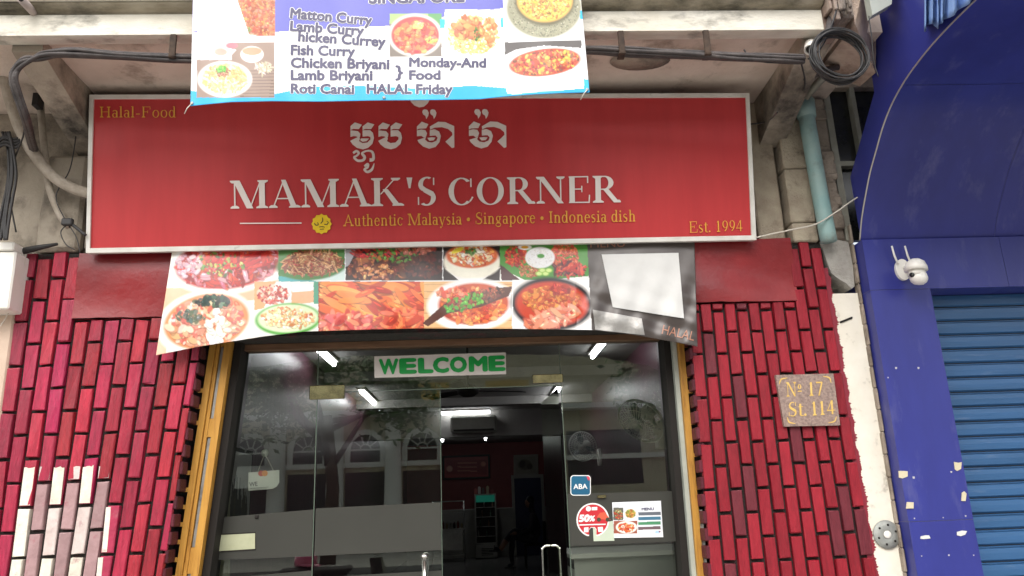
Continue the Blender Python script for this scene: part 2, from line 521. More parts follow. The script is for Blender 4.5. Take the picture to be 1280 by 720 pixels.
def _serif(ch, B, T):
    """pen-made roman letter: polygons in units of the capital height, and its advance"""
    P = []
    xh = .68
    ts = T

    def st(x0, y0, x1, y1, w, w1=None):
        w1 = w if w1 is None else w1
        P.append([(x0 - w / 2, y0), (x0 + w / 2, y0), (x1 + w1 / 2, y1), (x1 - w1 / 2, y1)])

    def hb(x0, x1, y, t=T): P.append([(x0, y - t / 2), (x1, y - t / 2), (x1, y + t / 2), (x0, y + t / 2)])

    def sf(x, y, h, up=1): P.append([(x - h, y), (x + h, y), (x + h, y + up * ts), (x + h * .5, y + up * ts * 2.2), (x - h * .5, y + up * ts * 2.2), (x - h, y + up * ts)])

    def arc(cx, cy, rx, ry, a0, a1, tx, ty, n=None):
        n = n or max(5, int(abs(a1 - a0) / 15))
        for i in range(n):
            a, b = R(a0 + (a1 - a0) * i / n), R(a0 + (a1 - a0) * (i + 1) / n)
            P.append([(cx + rx * math.cos(a), cy + ry * math.sin(a)), (cx + rx * math.cos(b), cy + ry * math.sin(b)),
                      (cx + (rx - tx) * math.cos(b), cy + (ry - ty) * math.sin(b)), (cx + (rx - tx) * math.cos(a), cy + (ry - ty) * math.sin(a))])

    def dot(cx, cy, r): P.append([(cx + r * math.cos(a * math.pi / 6), cy + r * math.sin(a * math.pi / 6)) for a in range(12)])
    h = B * .5 + .1
    if ch == 'M':
        st(.2, 0, .2, 1, T * 1.1); sf(.2, 0, .15); sf(.17, 1, .13, -1); st(.72, 0, .26, 1, B * 1.15); st(.72, 0, 1.1, 1, T)
        st(1.14, 0, 1.14, 1, B); sf(1.14, 0, h); sf(1.17, 1, h * .9, -1); return P, 1.36
    if ch == 'A':
        st(.14, 0, .52, 1, T * 1.1); st(.86, 0, .5, 1, B, B * .8); hb(.26, .74, .33); sf(.14, 0, .15); sf(.88, 0, h); return P, 1.04
    if ch == 'K':
        st(.22, 0, .22, 1, B); sf(.22, 0, h); sf(.22, 1, h, -1); st(.34, .42, .86, 1, T * 1.2); st(.92, 0, .5, .6, B * 1.1, B * .9); sf(.94, 0, h); sf(.86, 1, .16, -1); return P, 1.12
    if ch == 'S':
        arc(.4, .74, .3, .28, 60, 230, B * .8, T * 1.3); st(.64, .28, .22, .7, B * 1.7, B * 1.7) if False else None
        P.append([(.13, .63), (.3, .46), (.56, .3), (.68, .36), (.62, .48), (.36, .62), (.24, .72)])
        arc(.38, .27, .32, .29, -130, 55, B * .85, T * 1.3); st(.63, .72, .63, .98, T); st(.1, .02, .1, .3, T); return P, .78
    if ch == 'C':
        arc(.58, .5, .48, .52, 48, 312, B, T * 1.1); st(.93, .66, .93, .98, T * 1.2); arc(.58, .5, .48, .52, -48, -24, T * 1.4, T); return P, 1.06
    if ch == 'O':
        arc(.56, .5, .5, .52, 0, 360, B, T, 32); return P, 1.14
    if ch in 'RP':
        st(.22, 0, .22, 1, B); sf(.22, 0, h); sf(.2, 1, h * .9, -1); hb(.22, .5, 1 - T / 2); hb(.22, .5, .5); arc(.46, .74, .33, .26, -90, 90, B * .95, T)
        if ch == 'R': st(.9, 0, .5, .5, B * 1.05); sf(.95, 0, .1)
        return P, 1.05
    if ch == 'N':
        st(.18, 0, .18, 1, T * 1.1); st(.92, 0, .2, 1, B * 1.1); st(.92, 0, .92, 1, T * 1.1); sf(.18, 0, .15); sf(.92, 1, .15, -1); sf(.14, 1, .12, -1); return P, 1.1
    if ch == 'E' or ch == 'F':
        st(.22, 0, .22, 1, B); hb(.1, .8, 1 - T / 2); hb(.22, .58, .52); st(.8, .74, .8, 1, T); st(.58, .4, .58, .64, T)
        if ch == 'E': hb(.1, .84, T / 2); st(.84, 0, .86, .3, T)
        else: sf(.22, 0, h)
        return P, .94
    if ch == 'I': st(.22, 0, .22, 1, B); sf(.22, 0, h); sf(.22, 1, h, -1); return P, .46
    if ch == 'H': st(.22, 0, .22, 1, B); st(.84, 0, .84, 1, B); hb(.22, .84, .52); [sf(x, y, h, 1 - 2 * y) for x in (.22, .84) for y in (0, 1)]; return P, 1.08
    if ch == "'": P.append([(.1, 1), (.3, 1), (.23, .62), (.17, .62)]); return P, .38
    if ch == '1': st(.3, 0, .3, .98, B); sf(.3, 0, .17); P.append([(.12, .82), (.3, 1), (.3, .88)]); return P, .62
    if ch == '7': hb(.08, .62, .93, T * 2.2); st(.3, 0, .58, .93, B * .8); return P, .66
    if ch == '9': arc(.34, .66, .27, .33, 0, 360, B * .85, T); arc(.14, .62, .47, .62, -72, 8, B * .9, T * 1.4); return P, .68
    if ch == '4': st(.48, 0, .48, .99, B * .9); hb(.04, .66, .28, T * 1.5); st(.09, .28, .45, .97, T * 1.2); return P, .68
    if ch == '.': dot(.14, .07, B * .62); return P, .32
    if ch == '-': hb(.08, .42, .32, T * 1.6); return P, .5
    if ch == '\u2022': dot(.22, .42, .16); return P, .46
    if ch == ' ': return P, .36
    # lower case
    hs_ = B * .5 + .06
    if ch == 'i': st(.18, 0, .18, xh, B); sf(.18, 0, hs_ + .03); hb(.05, .18, xh - T / 2); dot(.18, .9, B * .62); return P, .38
    if ch == 'l': st(.18, 0, .18, 1.02, B); sf(.18, 0, hs_ + .03); hb(.05, .18, 1.0); return P, .37
    if ch == 't': st(.2, .08, .2, .86, B); hb(.04, .4, xh - T / 2); arc(.33, .12, .13 + B * .5, .14, 180, 310, B * .8, T * 1.3); return P, .42
    if ch in 'hnm':
        top = 1.02 if ch == 'h' else xh
        st(.18, 0, .18, top, B); hb(.05, .18, top - T / 2); sf(.18, 0, hs_)
        for k in range(2 if ch == 'm' else 1):
            x = .18 + .36 * k
            arc(x + .19, .44, .2 + B * .3, .25, 0, 160, B * .9, T * 1.4); st(x + .36, 0, x + .36, .46, B); sf(x + .36, 0, hs_)
        return P, .74 + (.36 if ch == 'm' else 0)
    if ch == 'r': st(.18, 0, .18, xh, B); sf(.18, 0, hs_ + .03); hb(.05, .18, xh - T / 2); arc(.36, .46, .2, .22, 50, 165, T, T * 1.3); dot(.47, .6, B * .6); return P, .5
    if ch == 'u': st(.16, .2, .16, xh, B); st(.5, 0, .5, xh, B); arc(.34, .22, .2 + B * .2, .24, 180, 320, B * .9, T * 1.4); hb(.04, .16, xh - T / 2); hb(.38, .5, xh - T / 2); hb(.5, .64, T / 2); return P, .7
    if ch == 'a': arc(.27, .2, .22, .22, 0, 360, B * .9, T); st(.46, 0, .46, .5, B); arc(.28, .47, .18 + B * .5, .22, 0, 150, B * .9, T * 1.3); hb(.46, .6, T / 2); return P, .62
    if ch == 'e': arc(.32, .34, .27, .36, 15, 325, B * .95, T * 1.1); hb(.14, .56, .4); return P, .62
    if ch == 'c': arc(.32, .34, .27, .36, 40, 322, B * .95, T * 1.1); dot(.5, .56, B * .55); return P, .6
    if ch == 'o': arc(.34, .34, .3, .36, 0, 360, B * .95, T * 1.1); return P, .7
    if ch == 'd': arc(.3, .34, .26, .36, 0, 360, B * .95, T * 1.1); st(.52, 0, .52, 1.02, B); hb(.4, .52, 1.0); hb(.52, .66, T / 2); return P, .7
    if ch == 'p': arc(.4, .34, .27, .36, 0, 360, B * .95, T * 1.1); st(.18, -.3, .18, xh, B); sf(.18, -.3, hs_); hb(.05, .18, xh - T / 2); return P, .72
    if ch == 'g': arc(.3, .45, .22, .24, 0, 360, B * .85, T); arc(.3, -.08, .27, .2, 0, 360, B * .5, T * 1.4); hb(.14, .46, .15, T * 1.6); hb(.44, .62, xh - T); return P, .66
    if ch == 's':
        arc(.26, .5, .19, .19, 40, 230, B * .7, T * 1.2); P.append([(.09, .45), (.2, .32), (.38, .2), (.47, .25), (.42, .34), (.24, .44), (.16, .5)]); arc(.25, .17, .21, .19, -140, 40, B * .75, T * 1.2); return P, .54
    if ch == 'y': st(.34, 0, .12, xh, B); st(.3, -.18, .58, xh, T * 1.1); hb(.0, .26, xh - T / 2); hb(.46, .68, xh - T / 2); dot(.2, -.22, B * .6); return P, .66
    hb(0, .4, .3)
    return P, .6


def serif(mb, s, W, x0, y0, x1, y1, cap, B=.12, T=.045, off=.002, gap=.02):
    x = 0
    polys = []
    for ch in s:
        P, adv = _serif(ch, B, T)
        polys += [[(px + x, py) for px, py in p] for p in P]
        x += adv + gap
    xa = min(p[0] for q in polys for p in q)
    xb = max(p[0] for q in polys for p in q)
    L = math.hypot(x1 - x0, y1 - y0)
    tx, ty = (x1 - x0) / L, (y1 - y0) / L
    k = 0
    for q in polys:
        out = []
        for px, py in q:
            a, h = (px - xa) / (xb - xa) * L, py * cap
            out.append(W(x0 + tx * a + ty * h, y0 + ty * a - tx * h, off + (k % 9) * .00012))
        k += 1
        mb.add(out, [tuple(range(len(out)))])


def flat(mb, pts, W, off=.002):
    mb.add([W(x, y, off) for x, y in pts], [tuple(range(len(pts)))])


def disc(mb, cx, cy, rx, ry, W, off=.002, n=24, rot=0):
    c, s_ = math.cos(rot), math.sin(rot)
    flat(mb, [(cx + rx * math.cos(2 * math.pi * i / n) * c - ry * math.sin(2 * math.pi * i / n) * s_,
               cy + rx * math.cos(2 * math.pi * i / n) * s_ + ry * math.sin(2 * math.pi * i / n) * c) for i in range(n)], W, off)


def brush(mb, pts, W, off=.002, n=5):
    """tapered pen stroke through (x, y, width)"""
    sp = spline(pts, n)
    prev = None
    for i, p in enumerate(sp):
        a, b = sp[max(i - 1, 0)], sp[min(i + 1, len(sp) - 1)]
        t = Vector((b[0] - a[0], b[1] - a[1]))
        t = t.normalized() if t.length > 1e-6 else Vector((1, 0))
        nrm = Vector((-t.y, t.x)) * p[2] / 2
        cur = ((p[0] + nrm.x, p[1] + nrm.y), (p[0] - nrm.x, p[1] - nrm.y))
        if prev:
            flat(mb, [prev[0], cur[0], cur[1], prev[1]], W, off + (i % 7) * .0001)
        prev = cur


# ------------------------------------------------------------------ printed pictures (colour of the print itself, per vertex)
class Print:
    def __init__(s, X, Y):
        s.X, s.Y = X, Y
        s.C = np.ones(X.shape + (3,)) * 1.0
        s.rg = np.random.RandomState(3)

    def sub(s, x0, x1, y0, y1):
        return np.nonzero((s.X >= x0) & (s.X <= x1) & (s.Y >= y0) & (s.Y <= y1))

    def rect(s, x0, x1, y0, y1, c, c2=None):
        i = s.sub(x0, x1, y0, y1)
        if c2 is None: s.C[i] = lin(*c)
        else:
            t = ((s.Y[i] - y0) / (y1 - y0))[:, None]
            s.C[i] = np.array(lin(*c)) * (1 - t) + np.array(lin(*c2)) * t

    def poly(s, pts, c, clip=None):
        xs, ys = [p[0] for p in pts], [p[1] for p in pts]
        i = s.sub(min(xs), max(xs), min(ys), max(ys))
        x, y = s.X[i], s.Y[i]
        ins = np.zeros(x.shape, bool)
        n = len(pts)
        for k in range(n):
            (ax, ay), (bx, by) = pts[k], pts[(k + 1) % n]
            if ay == by: continue
            ins ^= ((ay > y) != (by > y)) & (x < (bx - ax) * (y - ay) / (by - ay) + ax)
        if clip is not None: ins &= (x >= clip[0]) & (x <= clip[1]) & (y >= clip[2]) & (y <= clip[3])
        s.C[i[0][ins], i[1][ins]] = lin(*c)

    def ell(s, cx, cy, rx, ry, c, rot=0., clip=None, alpha=1.):
        m = max(rx, ry) * 1.05
        x0, x1, y0, y1 = cx - m, cx + m, cy - m, cy + m
        if clip: x0, x1, y0, y1 = max(x0, clip[0]), min(x1, clip[1]), max(y0, clip[2]), min(y1, clip[3])
        i = s.sub(x0, x1, y0, y1)
        dx, dy = s.X[i] - cx, s.Y[i] - cy
        a, b = dx * math.cos(rot) + dy * math.sin(rot), -dx * math.sin(rot) + dy * math.cos(rot)
        d = (a / rx) ** 2 + (b / ry) ** 2
        k = (np.clip((1.15 - d) / (.24 if m > 12 else .55), 0, 1) * alpha)[:, None]
        s.C[i] = s.C[i] * (1 - k) + np.array(lin(*c)) * k

    def food(s, cx, cy, rx, ry, pal, n, smin, smax, rot=0., clip=None, asp=1.7, jit=13, alpha=.85, dirs=None):
        """heap of food: many small elongated bits inside an ellipse, each a little lit on top"""
        g = s.rg
        X0, Y0, C0 = s.X, s.Y, s.C
        m = max(rx, ry) + smax * 3
        rr = np.nonzero(((X0 > cx - m) & (X0 < cx + m)).any(0))[0]
        r2 = np.nonzero(((Y0 > cy - m) & (Y0 < cy + m)).any(1))[0]
        if len(rr) == 0 or len(r2) == 0: return
        sl = np.s_[r2[0]:r2[-1] + 1, rr[0]:rr[-1] + 1]
        s.X, s.Y, s.C = X0[sl], Y0[sl], C0[sl]
        n, smin, smax = int(n * 1.8), smin * .72, smax * .8
        for k in range(n):
            a, q = g.rand() * 6.283, math.sqrt(g.rand())
            ex, ey = rx * q * math.cos(a), ry * q * math.sin(a)
            x = cx + ex * math.cos(rot) - ey * math.sin(rot)
            y = cy + ex * math.sin(rot) + ey * math.cos(rot)
            c = np.array(pal[g.randint(len(pal))]) + g.randn(3) * jit * .4 + g.randn() * jit
            c = np.clip(c, 0, 255)
            sz = smin + (smax - smin) * g.rand() ** 1.5
            th = g.rand() * 3.14 if dirs is None else dirs + g.randn() * .35
            s.ell(x, y + sz * .2, sz * asp * .5, sz * .5, tuple(c * .55), th, clip, alpha * .7)
            s.ell(x, y, sz * asp * .5, sz * .5, tuple(c), th, clip, alpha)
            if k % 3 == 0: s.ell(x - sz * .1, y - sz * .15, sz * asp * .18, sz * .14, tuple(np.clip(c * 1.35 + 30, 0, 255)), th, clip, .7)
        s.X, s.Y, s.C = X0, Y0, C0


def print_mesh(P, name, W3, mat_, parent=None, thick=.0015):
    """sheet with front, back and rim; W3 = front points (H,W,3)"""
    H, Wd = P.X.shape
    n = H * Wd
    co = np.concatenate([W3.reshape(-1, 3), W3.reshape(-1, 3) + (np.array([0, thick, 0]) if np.isscalar(thick) else np.array(thick))])
    ii = np.arange(n).reshape(H, Wd)
    q = np.stack([ii[:-1, :-1], ii[1:, :-1], ii[1:, 1:], ii[:-1, 1:]], -1).reshape(-1, 4)
    qb = q[:, ::-1] + n
    rim = np.concatenate([ii[0], ii[1:, -1], ii[-1, :-1][::-1], ii[1:-1, 0][::-1]])
    r2 = np.roll(rim, -1)
    qr = np.stack([rim, r2, r2 + n, rim + n], -1)
    f = np.concatenate([q, qb, qr]).astype(np.int32)
    me = bpy.data.meshes.new(name)
    me.vertices.add(len(co))
    me.vertices.foreach_set('co', co.astype(np.float32).ravel())
    me.loops.add(f.size)
    me.loops.foreach_set('vertex_index', f.ravel())
    me.polygons.add(len(f))
    me.polygons.foreach_set('loop_start', np.arange(0, f.size, 4, dtype=np.int32))
    me.polygons.foreach_set('use_smooth', np.ones(len(f), bool))
    me.update(calc_edges=True)
    a = me.color_attributes.new('Col', 'FLOAT_COLOR', 'POINT')
    c = np.ones((len(co), 4), np.float32)
    c[:n, :3] = np.clip(P.C.reshape(-1, 3), 0.004, .82)
    c[n:, :3] = .6
    a.data.foreach_set('color', c.ravel())
    return link_mesh(me, name, mat_, parent)


def print_on(W, quad, nu, nv, paint, name, mat_, parent=None, off=.0):
    """flat print: quad = TL, TR, BR, BL measured on the photograph"""
    u, v = np.meshgrid(np.linspace(0, 1, nu), np.linspace(0, 1, nv))
    q = np.array(quad, float)
    p = ((1 - u) * (1 - v))[..., None] * q[0] + (u * (1 - v))[..., None] * q[1] + (u * v)[..., None] * q[2] + ((1 - u) * v)[..., None] * q[3]
    P = Print(p[..., 0], p[..., 1])
    paint(P)
    w = np.array([[W(x, y, off) for x, y in row] for row in p])
    return print_mesh(P, name, w, mat_, parent)


# ------------------------------------------------------------------ ground
def struct(name, mb, m):
    return tag(mb.build(name, m), kind='structure')


struct('road', MB().box(-60, 60, -120, -5.2, -.1, 0), m_asphalt)
struct('pavement', MB().box(-60, 60, -5.2, -.02, -.1, .12), m_pave)
struct('opposite_pavement', MB().box(-60, 60, -24, -17, 0.004, .14), m_pave)
struct('shop_floor', MB().box(-2.45, 2.2, .005, 16.2, -.05, .36), m_floor)

# ------------------------------------------------------------------ balcony over the shop front
root = thing('balcony', 'stained cream concrete balcony edge running across the top above the red signboard', 'balcony', (0, -.4, 3.83))
mb = MB()
prof = [(-.8, 3.835), (-.8, 3.951), (-.72, 3.951), (-.72, 3.835)]
mb.prism([(-4.5, y, z) for y, z in prof], (6.36, 0, 0))
mb.build('fascia', m_fascia, root)
mb = MB()
cv = [(-.72, 3.953), (-.795, 3.953), (-.805, 3.962), (-.83, 3.968), (-.848, 3.98), (-.852, 3.99), (-.72, 3.99)]
mb.prism([(-4.5, y, z) for y, z in cv], (6.36, 0, 0))
mb.build('moulding', m_groove, root)
MB().box(-4.5, 1.86, -.866, -.6, 3.992, 4.35).build('upper_fascia', m_fascia, root)
MB().box(-4.5, 2.22, -.718, .3, 3.87, 3.99).build('soffit', m_soffit, root)
for xa, xb in ((-2.285, -2.135), (1.775, 1.925)):
    mb = MB()
    mb.hexa([(xa, -.715, 3.80), (xb, -.715, 3.80), (xb, .045, 3.57), (xa, .045, 3.57), (xa, -.715, 3.868), (xb, -.715, 3.868), (xb, .045, 3.868), (xa, .045, 3.868)])
    mb.build('bracket_beam', m_plaster, root)
p = at(34, 6, -.86)
mb = MB()
mb.tube([p + Vector((0, .1, 0.0)), p + Vector((0, -.05, -.005))], .02, 14)
dp = mb.build('drain_spout', mat('spout', (.4, .33, .3), rough=.8), root)
mb = MB().lathe([(.013, 0), (.013, .002)], p + Vector((0, -.0502, -.005)), (0, -1, 0), 14)
mb.build('spout_hole', m_darkframe, dp)
# plaster bulge left on the soffit: a thin oval skim coat
mb = MB()
c0 = atz(800, 75, 3.868)
mb.lathe([(.0, 0), (.12, 0.0), (.125, -.006), (.0, -.008)], c0, (0, 0, 1), 24)
o = mb.build('skim_patch', m_plaster, root)
for v in o.data.vertices:
    d = v.co - (c0 - ORIG[root.name])
    v.co = (c0 - ORIG[root.name]) + Vector((d.x * 1.35, d.y * .8, d.z))

# ------------------------------------------------------------------ walls
# upper wall, left of the signboard
mb = MB()
mb.box(-2.9, -2.02, .05, .3, 2.97, 3.868)
o = mb.build('plaster_wall', m_plaster)
tag(o, 'grimy bare plaster wall behind the cables at the left end of the red signboard', 'wall')
mb = MB().box(-2.02, 1.72, .12, .3, 2.97, 3.868)
tag(mb.build('plaster_wall', m_soffit), 'shadowed plaster wall directly behind the red signboard', 'wall')
mb = MB().rbox(-2.44, -2.2, -.03, .046, 2.975, 3.56, .02)
mb.rbox(-2.16, -2.10, -.05, .046, 2.975, 3.56, .01)
tag(mb.build('plaster_pilaster', m_plaster), 'chipped grey plaster pilaster touching the left end of the red signboard', 'pilaster')
MBx = MB().box(-3.6, -2.92, .06, .3, 0.12, 3.868)
tag(MBx.build('neighbour_wall', m_peach), 'peach tiled neighbouring wall at the left edge below the white box', 'wall')
# upper wall, right of the signboard: column, stacked blocks, rough jamb
mb = MB().rbox(1.70, 1.86, .02, .3, 2.94, 3.868, .01)
tag(mb.build('plaster_wall', m_block), 'beige plaster strip between the signboard end and the block column', 'wall')
mb = MB()
z = 2.935
for h in (.115, .34, .33, .145):
    mb.rbox(1.885, 2.035, -.03, .28, z, min(z + h, 3.868), .008)
    z += h + .005
tag(mb.build('block_column', m_block), 'beige concrete block column beside the teal drain pipe', 'column')
mb = MB()
mb.rbox(2.115, 2.20, -.02, .28, 2.94, 3.868, .012)
for k in range(26):
    z = 2.96 + rnd.random() * .86
    mb.rbox(2.10 + rnd.random() * .03, 2.17 + rnd.random() * .035, -.03 - rnd.random() * .02, 0, z, z + .03 + rnd.random() * .07, .008)
tag(mb.build('rough_pier', m_conc), 'crumbling rough concrete pier between the teal pipe and the window', 'pier')
mb = MB().box(2.04, 2.112, .1, .28, 2.94, 3.868)
tag(mb.build('plaster_wall', m_conc), 'dark recessed wall strip right behind the teal drain pipe', 'wall')
tag(MB().box(2.19, 2.237, .002, .3, 2.88, 3.02).build('cement_fill', m_conc), 'small cement fill under the window foot beside the blue cladding', 'wall')
# stained end pier of the balcony, right
mb = MB()
mb.box(1.862, 1.93, -.80, -.2, 3.80, 4.4)
mb.rbox(1.93, 2.005, -.86, -.3, 3.87, 4.4, .012)
for k in range(30):
    x, z = 1.865 + rnd.random() * .12, 3.84 + rnd.random() * .4
    mb.rbox(x, x + .015 + rnd.random() * .02, -.875 - rnd.random() * .02, -.8, z, z + .06 + rnd.random() * .16, .004)
tag(mb.build('stained_pier', m_rust), 'dark streaked concrete stub at the right end of the balcony edge above the cable coil', 'pier')
mb = MB().hexa([(2.007, -.84, 3.84), (2.236, -.56, 3.72), (2.236, -.38, 3.74), (2.007, -.4, 3.84), (2.007, -.84, 4.5), (2.236, -.84, 4.5), (2.236, -.38, 4.5), (2.007, -.4, 4.5)])
tag(mb.build('concrete_wall', m_pinkconc), 'pinkish bare concrete wall between the balcony end and the blue cladding', 'wall')

# window at upper right
root = thing('window', 'dark grey framed window half hidden behind the curved blue canopy', 'window', (2.4, 0, 2.96))
MB().box(2.21, 2.9, .05, .09, 2.96, 3.95).build('pane', m_winglass, root)
mb = MB()
mb.box(2.205, 2.245, -.01, .05, 2.94, 3.95)
mb.box(2.385, 2.41, -.005, .05, 2.94, 3.95)
mb.box(2.246, 2.384, -.004, .05, 3.42, 3.45)
mb.build('frame', m_winframe, root)

mb = MB().box(2.2, 2.95, .0, .3, 3.952, 4.7)
tag(mb.build('concrete_wall', m_conc), 'bare wall above the dark window beside the blue canopy', 'wall')

# red lintel behind the food banner
root = thing('lintel', 'glossy dark red painted lintel panel behind the food banner', 'lintel', (0, 0, 2.42))
MB().box(-2.2, 1.87, .006, .30, 2.46, 2.955).build('core', m_mortar, root)
n = 90
mb = MB()
vs = []
for j in range(9):
    for i in range(n):
        x = -2.185 + (1.862 + 2.185) * i / (n - 1)
        z = 2.578 + (2.952 - 2.578) * j / 8
        vs.append((x, -.03 + .006 * math.sin(x * 7 + z * 3) + .005 * math.sin(z * 17 + x * 3), z + (.006 * rnd.random() if j in (0, 8) else 0)))
mb.smooth = True
mb.add(vs, [(j * n + i, j * n + i + 1, (j + 1) * n + i + 1, (j + 1) * n + i) for j in range(8) for i in range(n - 1)])
mb.smooth = False
k0 = len(vs)
mb.add([(-2.185, -.022, 2.578), (1.862, -.022, 2.578), (1.862, .004, 2.578), (-2.185, .004, 2.578), (-2.185, -.022, 2.952), (1.862, -.022, 2.952), (1.862, .004, 2.952), (-2.185, .004, 2.952)],
       [(3, 2, 1, 0), (4, 5, 6, 7), (1, 2, 6, 5), (3, 0, 4, 7)])
mb.build('painted_panel', m_redpanel, root)


# brick walls
def jamb(z): return -1.497 - (2.395 - z) * .088


def bricks(side):
    mb, un = MB(), MB()
    if side == 'L':
        ncol, xo = 12.4, lambda z: -2.495
        xi = jamb
    else:
        ncol, xo = 12.0, lambda z: 1.205 + (z - 1.1) * .014
        xi = lambda z: 2.05 + (2.9 - z) * .022
    r = random.Random(11 if side == 'L' else 5)
    pz, hz = .245, .228
    for c in range(int(math.ceil(ncol))):
        for k in range(-1, 14):
            z0 = .06 + k * pz + (pz / 2 if c % 2 else 0) + (.07 if side == 'L' else .03)
            z1 = z0 + hz
            top = 2.965 if side == 'L' else 2.93
            lo, hi = max(z0, .13), min(z1, top)
            if hi - lo < .03: continue
            u0, u1 = c / ncol, min((c + .795) / ncol, 1)
            xm = lambda u, z: xo(z) + (xi(z) - xo(z)) * u
            xc = xm((u0 + u1) / 2, (lo + hi) / 2)
            if side == 'L' and xc > -2.2: hi = min(hi, 2.572)
            if side == 'R' and xc < 1.87: hi = min(hi, 2.572)
            if hi - lo < .03: continue
            jt = .0042 if (side == 'L' and lo > 2.2) else .0027
            j = lambda: r.uniform(-jt, jt)
            yf = -.024 + r.uniform(-.004, .003)
            b = .004
            ps = []
            for y, e in ((.001, 0), (yf + b, 0), (yf, b)):
                for u, z, sx, sz in ((u0, lo, 1, 1), (u1, lo, -1, 1), (u1, hi, -1, -1), (u0, hi, 1, -1)):
                    ps.append((xm(u, z) + e * sx + j(), y + (j() if e else 0), z + e * sz + j()))
            t = mb
            mb.col = un.col = (1, 1, 1)
            if side == 'L':
                P = None
                base = np.array([.42, .02, .052]) * r.uniform(.68, 1.2)  # gloss glare put into the base colour: brighter and pinker than the right wall
                base[2] *= r.uniform(.6, 1.3)
                if r.random() < .07: base = np.array([.45, .015, .08]) * r.uniform(.8, 1.1)
                zc = hi
                if zc < 1.80 and 2 <= c <= 8:
                    t = un
                    if c == 8: base = np.array([.4, .02, .07])
                    elif c % 2 == 0: base = np.array([.74, .70, .58]) * r.uniform(.88, 1.05)
                    else: base = np.array([.36, .22, .22]) * r.uniform(.85, 1.1)
                    if r.random() < .14 and c != 8: base = np.array([.62, .52, .48])
            else:
                base = np.array([.29, .012, .024]) * r.uniform(.8, 1.15)
                if r.random() < .05: base = np.array([.15, .02, .03])
            t.col = tuple(base)
            f = []
            for q in (0, 4):
                for i in range(4):
                    f.append((q + i, q + (i + 1) % 4, q + 4 + (i + 1) % 4, q + 4 + i))
            f.append((8, 9, 10, 11))
            t.add(ps, f)
            if side == 'L' and 2 <= c <= 7 and t is mb and lo < 1.79 < hi:   # brick half stripped: its lower end is bare
                un.col = tuple(np.array([.7, .6, .56]) * r.uniform(.85, 1.05)) if c % 2 else (.74, .7, .58)
                n_ = 5
                up = [(xm(u0, lo) + .003 + (xm(u1, lo) - xm(u0, lo) - .006) * q / n_, 1.79 + r.uniform(-.006, .006)) for q in range(n_ + 1)]
                poly = [(xm(u0, lo) + .003, yf - .0012, lo + .003), (xm(u1, lo) - .003, yf - .0012, lo + .003)] + [(x_, yf - .0012, z_) for x_, z_ in up[::-1]]
                un.add(poly, [tuple(range(len(poly)))])
            if t is un and c == 8:   # half painted tile: white left half
                un.col = (.74, .7, .6)
                xa, xb = xm(u0, lo), xm(u0 + (u1 - u0) * .5, lo)
                un.add([(xa + .003, yf - .0012, lo + .004), (xb, yf - .0012, lo + .004), (xb, yf - .0012, hi - .004), (xa + .003, yf - .0012, hi - .004)], [(0, 1, 2, 3)])
    return mb, un


root = thing('brick_wall', 'left red brick wall with a patch of bare white and mauve bricks', 'brick wall', (-2, 0, .12), 'red painted brick walls beside the entrance')
mb, un = bricks('L')
mb.build('bricks', m_brick_l, root)
o = un.build('bare_bricks', mat('bare tile', (1, 1, 1), (.75, .72, .72), 16, .55, vcol=True, bump=.25, bscale=50, stain=(.3, .08, .1), sscale=13, samt=.12), root)
tag(o, 'unpainted cream and mauve bricks')
MB().hexa([(-2.5, 0, .125), (jamb(.125) - .004, 0, .125), (jamb(.125) - .004, .3, .125), (-2.5, .3, .125), (-2.5, 0, 2.965), (jamb(2.47) - .004, 0, 2.965), (jamb(2.47) - .004, .3, 2.965), (-2.5, .3, 2.965)]).build('mortar', m_mortar, root)
mb = MB()
z = .5
while z < 2.47:
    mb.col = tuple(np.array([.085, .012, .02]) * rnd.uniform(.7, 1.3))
    d = rnd.choice((.082, .1, .1))
    mb.rbox(jamb(z) - .002, jamb(z) + .018, -.018, d - .02, z, z + .064, .004)
    z += .088
mb.build('reveal_bricks', m_brick, root)

root = thing('brick_wall', 'right even dark red brick wall carrying the stone house number plaque', 'brick wall', (1.65, 0, .12), 'red painted brick walls beside the entrance')
mb, un = bricks('R')
mb.build('bricks', m_brick, root)
mb = MB()
mb.box(1.236, 2.055, 0, .3, .125, 2.93)
mb.build('mortar', m_mortar, root)
mb = MB()
z = .5
while z < 2.46:
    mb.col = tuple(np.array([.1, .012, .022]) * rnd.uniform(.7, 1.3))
    d = rnd.choice((.082, .1, .1))
    x = 1.2 + (z - 1.1) * .014
    mb.rbox(x - .012, x + .03, -.018, d - .02, z, z + .064, .004)
    z += .088
mb.build('reveal_bricks', m_brick, root)

# white strip with ragged red paint edge
root = thing('plaster_strip', 'cream plaster strip with ragged red paint edge left of the blue cladding', 'wall', (2.16, 0, .12))
MB().box(2.057, 2.23, -.006, .3, .125, 2.62).build('limewash', m_white_wall, root)
vs = [(2.045, -.022, 2.935), (2.075, -.03, 2.94), (2.15, -.024, 2.945), (2.215, -.026, 2.93), (2.218, -.022, 2.78), (2.21, -.02, 2.66), (2.19, -.022, 2.645), (2.16, -.02, 2.68), (2.13, -.022, 2.70), (2.085, -.02, 2.74), (2.075, -.022, 2.78)]
mb = MB().prism([(x, -.013, z) for x, y, z in vs], (0, .3, 0))
mb.build('cement_patch', m_grey_patch, root)
mb = MB()
xs, z = [], .13
while z < 2.78:
    xs.append((2.057 + (2.9 - z) * .012 + .012 + .004 * math.sin(z * 31) + .003 * math.sin(z * 77 + 1) + (.012 * rnd.random() ** 2 if len(xs) % 2 else -.003 * rnd.random()), z))
    z += .004 + .006 * rnd.random()
prev = None
